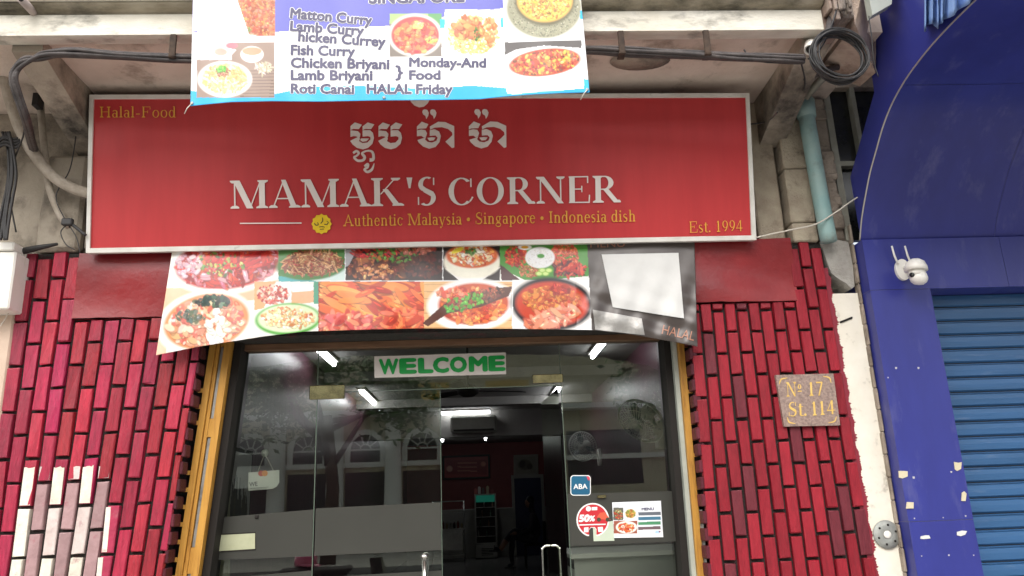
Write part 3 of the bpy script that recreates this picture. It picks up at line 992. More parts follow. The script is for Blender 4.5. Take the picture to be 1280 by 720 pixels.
for x, z in xs:
    if prev: mb.add([(2.045, -.0085, prev[1]), (prev[0], -.0085, prev[1]), (x, -.0085, z), (2.045, -.0085, z)], [(0, 1, 2, 3)])
    prev = (x, z)
o = mb.build('red_paint_edge', mat('red brush edge', (.24, .012, .03), (.2, .01, .022), 20, .5), root)
mb = MB()
for (a, b) in (((1050, 403), (1065, 397)),):
    pa, pb = at(*a, -.009), at(*b, -.009)
    mb.tube([pa, pb], .006, 6)
mb.build('nail_mark', m_darkframe, root)
# mortar joint between plaster and cladding
mb = MB()
z = .13
while z < 2.92:
    mb.rbox(2.219 + rnd.random() * .005, 2.236, -.03 - rnd.random() * .012, .02, z, z + .12, .006)
    z += .121
mb.build('cement_seam', m_conc, root)

# ------------------------------------------------------------------ blue neighbouring shop front
root = thing('blue_shopfront', 'neighbouring shop front in glossy blue cladding with curved canopy and blue roller shutter', 'shop front', (2.9, -.1, .12))
XB = 2.24
mb = MB()
mb.box(XB, 2.588, -.12, .3, .125, 1.35)
mb.box(XB, 2.588, -.12, .3, 1.353, 2.603)
mb.box(XB, 3.05, -.12, .3, 2.606, 2.905)
mb.box(3.053, 6.5, -.12, .3, 2.606, 2.905)
mb.build('cladding', m_blue, root)
m_joint = mat('panel joint', (.12, .12, .2), rough=.5)
for bx in ((XB + .001, 2.587, -.117, .29, 1.349, 1.354), (XB + .001, 2.587, -.117, .29, 2.602, 2.607), (3.049, 3.054, -.117, .29, 2.607, 2.905)):
    MB().box(*bx).build('joint', m_joint, root)
# curved canopy: profile measured along its end edge
pr = [(-.1, 2.909), (-.16, 3.02), (-.255, 3.144), (-.335, 3.235), (-.422, 3.312), (-.53, 3.405), (-.651, 3.478), (-.8, 3.53), (-.95, 3.557), (-1.1, 3.571), (-1.3, 3.574), (-1.6, 3.56), (-1.9, 3.53)]
sp = [Vector((0, a, b)) for a, b in pr]
sp = [(q.y, q.z) for q in spline(sp, 5)]
mb = MB()
segs = [(XB, 3.04), (3.042, 3.9), (3.902, 6.5)]
rows = [(0, 34), (34, 60)]
for xa, xb in segs:
    for ra, rb in rows:
        pts = sp[ra:rb + 1]
        if ra: pts = [(pts[0][0] - .003, pts[0][1] + .0005)] + pts[1:]
        vs = [(x, y, z) for y, z in pts for x in (xa, xb)]
        mb.smooth = True
        mb.add(vs, [(2 * i, 2 * i + 1, 2 * i + 3, 2 * i + 2) for i in range(len(pts) - 1)])
        mb.smooth = False
mb.build('canopy_soffit', m_blue, root)
mb = MB()
vs = [(x, y + .003, z + .004) for y, z in sp for x in (XB + .002, 6.5)]
mb.add(vs, [(2 * i, 2 * i + 1, 2 * i + 3, 2 * i + 2) for i in range(len(sp) - 1)])
mb.build('canopy_backing', mat('canopy joint', (.13, .13, .24), rough=.6), root)
end = [(XB, y, z) for y, z in sp] + [(XB, -1.9, 4.6), (XB, -.56, 4.6), (XB, -.5, 3.63), (XB, -.1, 3.30)]
mb = MB()
e2 = [(XB + .004, y, z + .004) for _, y, z in end]
mb.prism(e2, (.03, 0, 0))
o = mb.build('canopy_end', m_blue, root)
mb = MB()
mb.tube([(XB - .002, y, z) for y, z in sp], .0045, 6)
mb.build('edge_trim', m_trim, root)
MB().box(XB + .034, 6.5, -1.9, .0, 4.2, 4.6).build('canopy_top', m_blue, root)
mb = MB()
for (px, py) in ((1143, 165), (1259, 163), (1099, 246), (1167, 244), (1099, 283), (1126, 313), (1240, 313), (1118, 76), (1103, 83)):
    pass
sh = thing('x', None, None, (0, 0, 0)) if False else None
# shutter slats
mb = MB()
z = .13
zz = []
while z < 2.6:
    prf = [(-.001, 0), (-.006, .004), (-.012, .008), (-.0135, .04), (-.012, .064), (-.004, .067), (-.004, .069), (-.009, .071), (-.009, .074), (0, .077)]
    o1, o2, t1 = rnd.uniform(-.0015, .0015), rnd.uniform(-.0015, .0015), rnd.uniform(-.0025, .0025)
    vs = [(x, .055 + dy + (o1 if x < 3 else o2), z + dz + (0 if x < 3 else t1)) for dy, dz in prf for x in (2.56, 6.0)]
    mb.add(vs, [(2 * i, 2 * i + 1, 2 * i + 3, 2 * i + 2) for i in range(len(prf) - 1)])
    z += .083
so = mb.build('roller_shutter', m_shutter, root)
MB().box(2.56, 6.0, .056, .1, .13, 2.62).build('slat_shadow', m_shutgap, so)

# ------------------------------------------------------------------ yellow door frame
def sh(x, z): return x - (2.4 - z) * .08


def sbox(mb, x0, x1, y0, y1, z0, z1, f=sh):
    mb.hexa([(f(x0, z0), y0, z0), (f(x1, z0), y0, z0), (f(x1, z0), y1, z0), (f(x0, z0), y1, z0), (f(x0, z1), y0, z1), (f(x1, z1), y0, z1), (f(x1, z1), y1, z1), (f(x0, z1), y1, z1)])


def sr(x, z): return x + (z - 1.7) * .008


root = thing('door_frame', 'weathered yellow wooden door frame around the glass entrance', 'door frame', (0, .15, .36))
mb = MB()
sbox(mb, -1.478, -1.445, .085, .2, .36, 2.46)
sbox(mb, -1.443, -1.425, .1, .2, .36, 2.46)
sbox(mb, -1.400, -1.362, .09, .2, .36, 2.46)
for za, zb in ((.36, .9), (1.23, 1.36), (1.93, 2.03), (2.43, 2.46)): sbox(mb, -1.4235, -1.4015, .102, .2, za, zb)
mb.build('post', m_yellow, root)
mb = MB()
for za, zb in ((.9, 1.23), (1.362, 1.928), (2.032, 2.428)): sbox(mb, -1.422, -1.403, .112, .19, za, zb)
mb.build('metal_channel', m_alu, root)
mb = MB()
sbox(mb, -1.36, -1.318, .14, .3, .36, 2.46)
mb.build('black_stile', m_darkframe, root)
mb = MB()
z = .5
while z < 2.4:   # squeezed-out filler between the post and the bricks
    if rnd.random() < .75: sbox(mb, -1.496 - .008 * rnd.random(), -1.479, .082, .1, z, z + .022)
    z += .088
mb.build('filler', m_yellow, root)
mb = MB()
sbox(mb, 1.165, 1.2, .085, .2, .36, 2.46, sr)
mb.build('post', m_yellow, root)
mb = MB()
sbox(mb, 1.202, 1.222, .095, .2, .36, 1.45, sr)
mb.build('white_strip', m_whiteplastic, root)
mb = MB()
z = .5
while z < 2.4:
    if rnd.random() < .8: sbox(mb, 1.2005, 1.216 + .01 * rnd.random(), .086, .094, z, z + .02, sr)
    z += .088
mb.build('filler', m_yellow, root)
mb = MB()
sbox(mb, 1.138, 1.163, .11, .22, .36, 2.46, sr)
mb.build('metal_channel', m_paleframe, root)
mb = MB()
sbox(mb, 1.1, 1.137, .15, .3, .36, 2.46, sr)
mb.build('black_stile', m_darkframe, root)
MB().box(-1.36, 1.14, .2, .3, 2.425, 2.458).build('head_rail', m_brownrail, root)

# ------------------------------------------------------------------ glass entrance
GY = .25
root = thing('glass_front', 'fixed glass side panels and transom of the entrance with grey frosted bands', 'glass front', (0, GY, .36))
th = .008
gl = MB()
gl.add([(sh(-1.32, .36), GY, .36), (-.905, GY, .36), (-.905, GY, 2.424), (sh(-1.32, 2.424), GY, 2.424)], [(0, 1, 2, 3)])
gl.build('side_pane', m_glass, root)
MB().add([(.505, GY, .36), (1.1, GY, .36), (1.106, GY, 2.424), (.505, GY, 2.424)], [(0, 1, 2, 3)]).build('side_pane', m_glass, root)
MB().add([(-.9, GY, 2.182), (.5, GY, 2.176), (.5, GY, 2.424), (-.9, GY, 2.424)], [(0, 1, 2, 3)]).build('transom_pane', m_glass, root)
mb = MB()
mb.box(-.9055, -.9005, GY - .003, GY + .006, .36, 2.424)
mb.box(.5005, .505, GY - .003, GY + .006, .36, 2.424)
mb.box(-.899, .4995, GY - .003, GY + .006, 2.1735, 2.178)
mb.build('glass_edge', mat('glass edge', (.1, .13, .1), rough=.2), root)
mb = MB()
for za, zb in ((1.285, 1.508), (.36, 1.19)):
    mb.add([(sh(-1.316, za), GY - .003, za), (-.907, GY - .003, za), (-.907, GY - .003, zb + .022), (sh(-1.316, zb), GY - .003, zb)], [(0, 1, 2, 3)])
mb.build('frosted_film', m_film, root)
mb = MB()
mb.add([(.507, GY - .003, 1.283), (1.098, GY - .003, 1.285), (1.1, GY - .003, 1.556), (.507, GY - .003, 1.563)], [(0, 1, 2, 3)])
mb.build('frosted_film', m_film, root)


def patch(name, x0, x1, z0, z1, m, parent):
    mb = MB()
    mb.rbox(x0, x1, GY - .026, GY - .005, z0, z1, .004)
    o_ = mb.build(name, m, parent)
    return o_


patch('patch_fitting', -.945, -.745, 2.135, 2.215, m_brass, root)
patch('patch_fitting', .335, .515, 2.19, 2.24, m_brass, root)
mb = MB()
for (px, py) in ((250, 646), (321, 646)):
    c = at(px, py, GY - .004)
    mb = MB().rbox(c.x - .01, c.x + .01, GY - .012, GY - .004, c.z - .01, c.z + .01, .003)
    mb.build('glass_clip', m_darkframe, root)
c = at(752, 621, GY - .01)
MB().rbox(c.x - .025, c.x + .025, GY - .02, GY - .004, c.z - .006, c.z + .01, .003).build('glass_clip', m_brass, root)


def handle(mb, x, y, z0, z1, r, d=.05):
    """bar handle with two stand-offs"""
    mb.tube([(x, y, z1 + .02), (x, y, z0 - .02)], r, 12)


root = thing('glass_door', 'closed left glass door leaf with grey frosted bands and bar handle', 'glass door', (-.55, GY, .38), 'glass door leaves of the entrance')
MB().add([(-.895, GY, .38), (-.203, GY, .38), (-.203, GY, 2.17), (-.895, GY, 2.17)], [(0, 1, 2, 3)]).build('pane', m_glass, root)
mb = MB()
for za, zb, d in ((1.287, 1.535, .008), (.38, 1.175, .01)):
    mb.add([(-.893, GY - .003, za), (-.205, GY - .003, za + .002), (-.205, GY - .003, zb + d), (-.893, GY - .003, zb)], [(0, 1, 2, 3)])
mb.build('frosted_film', m_film, root)
mb = MB()
mb.tube([(-.293, GY - .055, 1.262), (-.293, GY - .055, .7)], .014, 14)
mb.tube([(-.293, GY - .055, 1.225), (-.293, GY - .001, 1.225)], .009, 10)
mb.tube([(-.293, GY - .055, .74), (-.293, GY - .001, .74)], .009, 10)
mb.lathe([(.0, 0), (.019, 0), (.021, .012), (.012, .022), (0, .024)], (-.293, GY - .055, 1.255), (0, 0, 1), 14)
mb.build('handle', m_chrome, root)
MB().box(-.2025, -.199, GY - .004, GY + .006, .38, 2.17).build('glass_edge', bpy.data.materials['glass edge'], root)

ang = R(86)
dx, dy = -math.cos(ang), math.sin(ang)
root = thing('glass_door', 'right glass door leaf swung open inward, with U shaped steel handle', 'glass door', (.49, GY + .02, .38), 'glass door leaves of the entrance')
H0 = Vector((.487, GY + .02, 0))
D = Vector((dx, dy, 0))
Nn = Vector((-dy, dx, 0))
q = lambda s, z: tuple(H0 + D * s + Vector((0, 0, z)))
MB().add([q(0, .38), q(.68, .38), q(.68, 2.165), q(0, 2.165)], [(0, 1, 2, 3)]).build('pane', m_doorglass, root)
mb = MB()
pl = H0 + D * .56
for sgn in (1, -1):
    a = pl + Nn * (.055 * sgn)
    b = pl + Nn * (.002 * sgn)
    zt, zb = 1.262, .75
    mb.tube(spline([b + Vector((0, 0, zt)), a * .6 + b * .4 + Vector((0, 0, zt)), a + Vector((0, 0, zt - .02)), a + Vector((0, 0, zt - .05)), a + Vector((0, 0, zb + .03)), a * .6 + b * .4 + Vector((0, 0, zb)), b + Vector((0, 0, zb))], 6), .0085, 10)
mb.build('handle', m_chrome, root)
# ------------------------------------------------------------------ main signboard
S0, SN = Vector((0, -.1, 2.932)), Vector((0, -.986, -.166))
WS = plane_map(S0, SN)
root = thing('signboard', 'large red restaurant signboard in a white frame above the entrance, with white serif name', 'signboard', (-.24, -.1, 2.93))


def slab(mb, pts, W, o0, o1):
    """flat piece with thickness between two offsets"""
    a = [W(x, y, o0) for x, y in pts]
    b = [W(x, y, o1) for x, y in pts]
    n = len(pts)
    mb.add(a + b, [tuple(range(n)), tuple(range(2 * n - 1, n - 1, -1))] + [(i, n + i, n + (i + 1) % n, (i + 1) % n) for i in range(n)])


OUT = [(112.5, 119), (936, 117), (945, 300), (108, 316.5)]
INN = [(117.5, 124), (932, 122), (939, 294.5), (113, 310.5)]
mb = MB()
slab(mb, INN, WS, -.03, -.004)
mb.build('panel', m_signred, root)
mb = MB()
for i in range(4):
    j = (i + 1) % 4
    slab(mb, [OUT[i], OUT[j], INN[j], INN[i]], WS, -.04, .008)
mb.build('frame', m_signframe, root)
mb = MB()
serif(mb, "MAMAK'S", WS, 288, 261, 545, 256.5, 35, .2, .045)
mb.build('name_lettering', m_signwhite, root)
mb = MB()
serif(mb, 'CORNER', WS, 561, 256.5, 776, 253, 33.5, .2, .045)
mb.build('name_lettering', m_signwhite, root)
mb = MB()
serif(mb, 'Authentic Malaysia \u2022 Singapore \u2022 Indonesia dish', WS, 429, 283, 794, 277, 14.5, .13, .06)
mb.build('tagline', m_gold, root)
mb = MB()
serif(mb, 'Halal-Food', WS, 125, 147, 220, 147, 13.5, .12, .05)
mb.build('corner_lettering', m_gold, root)
mb = MB()
serif(mb, 'Est. 1994', WS, 862, 291, 928, 289, 14, .12, .05)
mb.build('corner_lettering', m_gold, root)
mb = MB()
flat(mb, [(300, 278.6), (377, 278.2), (377, 279.6), (300, 280)], WS)
mb.build('rule_line', m_signwhite, root)
mb = MB()
pts = []
for k in range(24):
    a = 2 * math.pi * k / 24
    r = 12.8 if k % 2 == 0 else 11.2
    pts.append((402 + r * math.cos(a), 280 + r * math.sin(a)))
flat(mb, pts, WS)
em = mb.build('emblem', m_yellowvinyl, root)
mb = MB()
for s in ([(393, 279, 1), (395, 281.5, 1.2), (398, 281, 1), (397, 278, .8)], [(401, 279.5, 1), (403.5, 276, 1.2), (403, 272, .8)], [(405.5, 280.5, 1), (409, 280.5, 1.2), (410.5, 278, .8), (408.5, 277, .8)],
          [(399, 284, .8), (403, 283.4, .9), (406, 284.2, .8)], [(400, 286.8, .8), (405, 286.4, .8)]): brush(mb, s, WS, .003)
mb.build('emblem_script', m_ink, em)
# khmer lettering
mb = MB()


def kp(o, s, pts, off=.002): flat(mb, [(o[0] + x / s, o[1] + y / s) for x, y in pts], WS, off)


for k, d in enumerate((0, 280)):
    o = (430 + d / 8, 130)
    kp(o, 8, [(65, 222), (108, 185), (180, 208), (150, 252), (95, 250), (65, 262)])
    kp(o, 8, [(65, 264), (100, 268), (140, 272), (165, 300), (160, 330), (150, 345), (125, 325), (95, 322), (65, 330)])
    kp(o, 8, [(186, 225), (237, 185), (304, 205), (272, 252), (215, 250), (186, 262)])
    kp(o, 8, [(186, 264), (260, 262), (290, 290), (301, 340), (285, 400), (240, 440), (190, 455), (130, 440), (85, 405), (62, 370), (110, 345), (148, 328), (160, 348), (150, 372), (185, 392), (235, 386), (265, 355), (265, 332), (240, 322), (186, 328)], .0023)
    if k == 0: kp(o, 8, [(162, 362), (172, 345), (252, 345), (225, 374), (185, 378)])
B8 = lambda pts: brush(mb, [(430 + x / 8, 130 + y / 8, w / 8) for x, y, w in pts], WS)
B8([(92, 492, 24), (125, 472, 24), (148, 492, 24), (128, 518, 20), (102, 536, 22), (140, 568, 26), (192, 562, 26), (206, 530, 30), (182, 495, 24), (222, 472, 18), (270, 472, 22), (292, 500, 26), (292, 555, 30), (256, 560, 38)])
B8([(205, 625, 22), (238, 602, 26), (236, 634, 24), (204, 656, 22), (235, 680, 26), (280, 655, 24), (302, 595, 8)])
mb.build('khmer_lettering', m_signwhite, root)
for d, e in ((0, 0), (585, -3)):
    mb = MB()
    o = (510 + d / 9, 120 + e / 9)
    kp(o, 9, [(100, 345), (155, 290), (230, 318), (205, 365), (120, 370), (100, 383)])
    kp(o, 9, [(100, 387), (150, 378), (195, 385), (215, 420), (205, 455), (180, 470), (150, 450), (100, 455)])
    kp(o, 9, [(245, 385), (300, 375), (350, 400), (370, 450), (355, 520), (310, 575), (240, 595), (170, 570), (120, 525), (105, 497), (180, 472), (206, 458), (192, 490), (220, 517), (270, 525), (320, 505), (333, 470), (310, 445), (245, 450)], .0023)
    kp(o, 9, [(217, 472), (270, 465), (310, 470), (290, 500), (240, 505)])
    kp(o, 9, [(245, 345), (340, 290), (420, 295), (520, 340), (522, 580), (495, 588), (420, 515), (460, 480), (500, 440), (495, 410), (450, 372), (380, 352), (300, 357), (250, 380)])
    for t in (0, 86):
        kp(o, 9, [(160 + t, 182), (168 + t, 158), (190 + t, 150), (218 + t, 158), (235 + t, 190), (228 + t, 225), (205 + t, 262), (196 + t, 225), (170 + t, 208)])
    mb.build('khmer_lettering', m_signwhite, root)
mb = MB()
flat(mb, [(512, 124), (514, 128), (518, 132), (524, 134.5), (530, 133.5), (535, 129), (538, 123), (536, 117), (514, 117)], WS)
mb.build('white_spot', m_signwhite, root)

# ------------------------------------------------------------------ food banner under the signboard
BOT = [(195, 444), (250, 433), (330, 420.5), (380, 414.5), (440, 412.5), (520, 410.5), (640, 411), (740, 412.5), (790, 418), (835, 426), (872, 433)]


def low_edge(u):
    x = 195 + u * (872 - 195)
    for (ax, ay), (bx, by) in zip(BOT, BOT[1:]):
        if x <= bx + 1e-6:
            t = (x - ax) / (bx - ax)
            return x, ay + (by - ay) * t
    return BOT[-1]


def Ylow(px, py):
    v = min(max((py - 305) / 110, 0), 1.2)
    w = .006 * math.sin(px * .045 + py * .02) + .005 * math.sin(px * .11 - py * .05) * v
    if px > 720: w += (.008 * math.sin(px * .19 + py * .07) + .006 * math.sin(py * .21 - px * .07)) * v
    return -.062 - .05 * v - .02 * math.sin(v * 2.6) + w


WL = lambda px, py, off=0.0: at(px, py, Ylow(px, py) - off)
nu, nv = 800, 160
PX, PY = np.zeros((nv, nu)), np.zeros((nv, nu))
lo_e = [low_edge(i / (nu - 1)) for i in range(nu)]
for i in range(nu):
    u = i / (nu - 1)
    tx_, ty_ = 216 + u * (868 - 216), 309 + u * (299 - 309)
    for j in range(nv):
        v = j / (nv - 1)
        PX[j, i] = tx_ + (lo_e[i][0] - tx_) * v
        PY[j, i] = ty_ + (lo_e[i][1] - ty_) * v
P = Print(PX, PY)
GRN = [(75, 125, 45), (100, 150, 60), (55, 95, 38)]
RED = [(170, 35, 25), (205, 60, 35), (140, 25, 25), (220, 95, 45), (190, 45, 40)]
ORG = [(225, 95, 35), (240, 130, 55), (200, 60, 25), (180, 45, 20), (245, 160, 80)]
BRN = [(110, 45, 25), (150, 75, 40), (80, 30, 20), (185, 110, 70), (60, 22, 15)]
YEL = [(235, 200, 110), (245, 220, 150), (225, 170, 80), (250, 235, 190)]
# backdrops
P.rect(190, 352, 295, 450, (238, 226, 214))
P.poly([(190, 362), (352, 350), (330, 372), (190, 400)], (225, 180, 145))
P.poly([(190, 398), (222, 372), (205, 450), (190, 450)], (232, 190, 160))
# 1 red curry with chillies
c = (200, 350, 300, 369)
P.ell(285, 330, 72, 37, (250, 246, 240), -.12)
P.ell(285, 329, 66, 32, (185, 40, 35), -.12)
P.food(285, 328, 60, 28, RED + [(200, 110, 120), (225, 160, 170)], 330, 3, 8, -.12, asp=3.2)
P.food(300, 322, 40, 14, [(190, 20, 25), (220, 50, 40)], 60, 3, 6, 0, asp=5, dirs=-.5)
P.food(275, 330, 30, 16, GRN + [(190, 190, 90)], 40, 2, 5, 0)
P.food(235, 332, 16, 14, [(225, 190, 200), (205, 150, 165)], 40, 3, 7)
# 6 pale soup
P.ell(257, 404, 60, 40, (252, 250, 247), -.2)
P.ell(258, 402, 54, 34, (222, 140, 90), -.2)
P.food(258, 402, 48, 29, [(240, 190, 150), (225, 150, 120), (245, 215, 185), (215, 110, 95)], 240, 4, 11, -.2)
P.food(268, 376, 24, 7, [(50, 75, 60), (80, 105, 80), (35, 55, 50)], 40, 3, 8)
P.food(238, 396, 18, 8, [(70, 90, 80), (110, 120, 100)], 25, 3, 7)
P.food(270, 410, 10, 22, [(250, 245, 235)], 20, 5, 10)
# 2 noodles on leaf
P.rect(348, 433, 295, 352, (80, 130, 70))
P.poly([(348, 352), (433, 335), (433, 356), (348, 356)], (205, 225, 220))
P.poly([(348, 345), (385, 349), (400, 353), (348, 354)], (70, 165, 170))
P.ell(390, 331, 44, 19, (60, 120, 50), -.08)
P.food(390, 329, 38, 15, [(150, 90, 50), (190, 130, 85), (120, 60, 35), (215, 165, 120), (160, 60, 45)], 330, 1.6, 3.5, -.05, asp=5)
# 3 barbecued chicken
P.rect(431, 554, 295, 353, (42, 24, 20))
P.poly([(431, 312), (446, 312), (436, 332), (431, 334)], (170, 170, 175))
P.food(472, 336, 36, 15, BRN + [(200, 120, 60)], 200, 3.5, 9)
P.food(468, 338, 24, 9, [(215, 135, 75), (235, 170, 110)], 26, 2, 5)
P.food(520, 330, 34, 16, [(50, 20, 18), (75, 28, 22), (100, 40, 25)], 120, 3, 8)
P.food(470, 316, 30, 6, [(200, 30, 30), (160, 30, 25)], 26, 2, 4, asp=4)
P.food(490, 318, 36, 10, GRN, 34, 2, 5)
P.food(520, 312, 26, 6, [(150, 60, 40), (190, 110, 90)], 30, 3, 6)
# 4 soup bowl
P.rect(553, 626, 295, 352, (38, 26, 26))
P.poly([(557, 336), (626, 334), (600, 352), (575, 352)], (235, 230, 225))
P.ell(590, 328, 35, 20, (238, 230, 212))
P.ell(590, 320, 32, 15, (205, 95, 40))
P.food(590, 319, 28, 12, [(230, 150, 70), (245, 215, 170), (215, 90, 45), (250, 235, 215)], 150, 2, 6)
P.food(590, 314, 8, 4, GRN, 12, 2, 4)
P.ell(572, 313, 9, 3, (245, 215, 60), -.4)
# 5 rice on banana leaf
P.rect(625, 737, 295, 352, (235, 232, 226))
P.poly([(625, 300), (735, 298), (737, 345), (660, 352), (625, 335)], (70, 140, 50))
P.poly([(625, 330), (650, 350), (627, 352)], (70, 20, 25))
P.food(645, 320, 13, 13, RED, 90, 2, 5)
P.food(705, 320, 18, 16, [(215, 90, 60), (235, 130, 90), (190, 60, 40)], 120, 2, 5)
P.food(662, 339, 14, 8, [(175, 95, 60), (205, 130, 85)], 80, 1.6, 3)
P.food(712, 336, 20, 8, [(190, 40, 25), (80, 25, 30), (215, 80, 50)], 60, 3, 6, asp=3)
P.ell(675, 322, 18, 13, (252, 250, 246))
P.food(675, 322, 16, 11, [(250, 248, 244), (235, 232, 228)], 90, 1.2, 2.4, alpha=.6, jit=5)
P.ell(676, 320, 5, 3, (70, 150, 50))
P.ell(656, 309, 9, 3.5, (250, 248, 240)); P.ell(656, 309, 5, 2, (240, 170, 40))
for k in range(4): P.ell(674 + k * 4, 342 - (k % 2) * 4, 5, 3.2, (140, 190, 70)); P.ell(674 + k * 4, 342 - (k % 2) * 4, 3.6, 2.2, (205, 225, 140))
# 7 small trays
P.rect(318, 400, 352, 425, (228, 228, 222))
P.poly([(318, 352), (345, 352), (330, 385), (318, 388)], (220, 160, 110))
P.food(341, 368, 20, 12, [(190, 60, 45), (220, 120, 95), (240, 200, 180), (170, 40, 35)], 90, 2, 5)
P.poly([(365, 356), (395, 355), (393, 378), (364, 380)], (225, 170, 130))
P.poly([(365, 356), (395, 355), (395, 363), (365, 365)], (245, 240, 232))
P.rect(392, 402, 352, 380, (70, 150, 120))
P.ell(360, 399, 41, 20, (90, 165, 70), -.05)
P.ell(360, 398, 37, 17, (210, 225, 185), -.05)
P.food(360, 397, 32, 13, [(245, 230, 190), (235, 205, 140), (225, 170, 110), (215, 130, 80), (250, 245, 225)], 150, 2, 6)
# 8 fried strips
P.rect(398, 531, 352, 420, (150, 40, 25))
P.food(465, 372, 70, 26, ORG, 150, 7, 15, asp=4.2, clip=(399, 530, 352, 420), dirs=.25)
P.food(430, 404, 34, 12, [(205, 70, 60), (225, 120, 110), (185, 50, 40), (235, 150, 110)], 70, 5, 12, asp=2.4, clip=(399, 530, 352, 420))
P.food(500, 402, 30, 14, [(220, 90, 60), (235, 130, 75), (190, 60, 40)], 80, 4, 10, asp=3, clip=(399, 530, 352, 420))
# 9 grilled fish
P.rect(530, 641, 351, 420, (225, 180, 125))
for k in range(7): P.rect(530, 641, 355 + k * 9, 356 + k * 9, (195, 145, 95))
P.ell(590, 381, 55, 32, (250, 248, 244), -.05)
P.ell(592, 380, 44, 26, (190, 75, 35), -.05)
P.food(592, 382, 40, 22, ORG + [(215, 130, 70)], 150, 3, 8)
P.poly([(528, 404), (555, 380), (575, 369), (610, 361), (641, 358), (636, 370), (600, 384), (560, 392), (535, 408)], (85, 42, 28))
P.food(592, 374, 40, 8, [(110, 55, 35), (70, 32, 24), (150, 90, 55), (170, 75, 45)], 130, 2, 6, -.28)
P.food(578, 378, 30, 9, [(95, 175, 55), (70, 150, 45)], 26, 3, 6, -.25, asp=1.5)
P.food(565, 366, 20, 5, [(225, 90, 60), (235, 140, 100)], 20, 4, 8)
# 10 red curry in dark bowl
P.rect(640, 746, 350, 425, (242, 238, 234))
P.ell(690, 380, 51, 33, (40, 33, 37), .06)
P.ell(690, 380, 44.5, 27.5, (195, 65, 40), .06)
P.food(690, 374, 36, 15, [(215, 120, 50), (230, 150, 70), (190, 70, 35), (200, 95, 45)], 150, 3, 8, .05)
P.food(690, 398, 34, 9, [(235, 150, 120), (215, 110, 85), (240, 180, 150)], 70, 4, 9, -.3, asp=3)
P.food(700, 362, 12, 6, RED, 24, 3, 7)
# white grid lines between the pictures, then the grey end
P.rect(431, 432, 310, 352, (240, 238, 235)); P.rect(640, 641, 351, 420, (240, 238, 235)); P.rect(553, 554, 306, 351, (240, 238, 235)); P.rect(400, 640, 350.6, 351.8, (240, 238, 235))
P.poly([(733, 290), (880, 290), (885, 450), (742, 450)], (74, 67, 63))
W3 = np.array([[WL(PX[j, i], PY[j, i]) for i in range(nu)] for j in range(nv)])
root = thing('food_banner', 'sagging glossy banner of food photographs with a grey end, hung under the red signboard', 'banner', (-.25, -.1, 2.4))
print_mesh(P, 'printed_sheet', W3, m_print, root, .002)


def patch_on(W, poly, n=26, off=.0055):
    """four cornered label that follows a curved sheet"""
    q = [Vector((x, y, 0)) for x, y in poly]
    vs = []
    for j in range(n):
        for i in range(n):
            u, v = i / (n - 1), j / (n - 1)
            p = q[0] * (1 - u) * (1 - v) + q[1] * u * (1 - v) + q[2] * u * v + q[3] * (1 - u) * v
            vs.append(W(p.x, p.y, off))
    mb = MB()
    mb.smooth = True
    mb.add(vs, [(j * n + i, (j + 1) * n + i, (j + 1) * n + i + 1, j * n + i + 1) for j in range(n - 1) for i in range(n - 1)])
    return mb


o = patch_on(WL, [(752, 318), (848, 316), (855, 398), (766, 384)]).build('blank_label', m_label, root)
o = patch_on(WL, [(741, 387), (802, 398), (806, 419), (744, 412)], 26, .0035).build('silver_tape', mat('silver tape', (.42, .41, .39), (.28, .27, .25), 9, .42, metal=.3, bump=.6, bscale=9), root)
mb = MB()
sans(mb, 'HALAL', WL, 827, 417, 867, 426, 12, 0, .004)
mb.build('lettering', m_peachink, root)
mb = MB()
sans(mb, 'MENU', WL, 738, 309.5, 781, 308.5, 9, 0, .003)
mb.build('lettering', m_peachink, root)

# ------------------------------------------------------------------ menu banner hung from the balcony
UB = [(238, 132.5), (262, 130), (290, 127.5), (340, 126.5), (400, 127), (470, 125.5), (540, 125), (600, 124), (628, 121), (660, 118.5), (700, 116.5), (737, 115.5)]


def up_edge(u):
    x = 238 + u * (737 - 238)
    for (ax, ay), (bx, by) in zip(UB, UB[1:]):
        if x <= bx + 1e-6: return x, ay + (by - ay) * (x - ax) / (bx - ax)
    return UB[-1]


def Yup(px, py):
    v = min(max((py + 80) / 210, 0), 1)
    w = .006 * math.sin(px * .05 + py * .02) * v + .004 * math.sin(px * .13 - py * .04) * v
    return -.892 - .01 * v + w


WU = lambda px, py, off=0.0: at(px, py, Yup(px, py) - off)
nu, nv = 640, 260
PX, PY = np.zeros((nv, nu)), np.zeros((nv, nu))
for i in range(nu):
    u = i / (nu - 1)
    bx_, by_ = up_edge(u)
    tx_, ty_ = 243 + u * (719 - 243), -80.
    for j in range(nv):
        v = j / (nv - 1)
        PX[j, i], PY[j, i] = tx_ + (bx_ - tx_) * v, ty_ + (by_ - ty_) * v
P = Print(PX, PY)
P.rect(0, 900, -100, 140, (246, 247, 243))
P.poly([(230, -100), (740, -100), (740, 6), (700, 6), (630, 10), (560, 20), (500, 32), (440, 34), (343, 40), (300, 46), (240, 40)], (92, 94, 180))
P.poly([(238, 0), (252, 0), (262, 35), (240, 40)], (205, 200, 235))  # pale lilac glare at the upper left corner, painted into the sheet colour
P.poly([(343, -100), (580, -100), (470, -6), (430, -2), (343, -10)], (130, 215, 235))
P.poly([(430, -2), (490, -9), (640, -12), (640, 2), (560, 10), (480, 14)], (92, 94, 180))
P.poly([(236, 113), (300, 121), (345, 117), (390, 108), (445, 107), (530, 111), (590, 107), (632, 110), (640, 118), (700, 112), (742, 108), (742, 140), (236, 140)], (20, 165, 225))
P.poly([(632, 108), (735, 104), (735, 110), (700, 113), (634, 117)], (247, 247, 244))
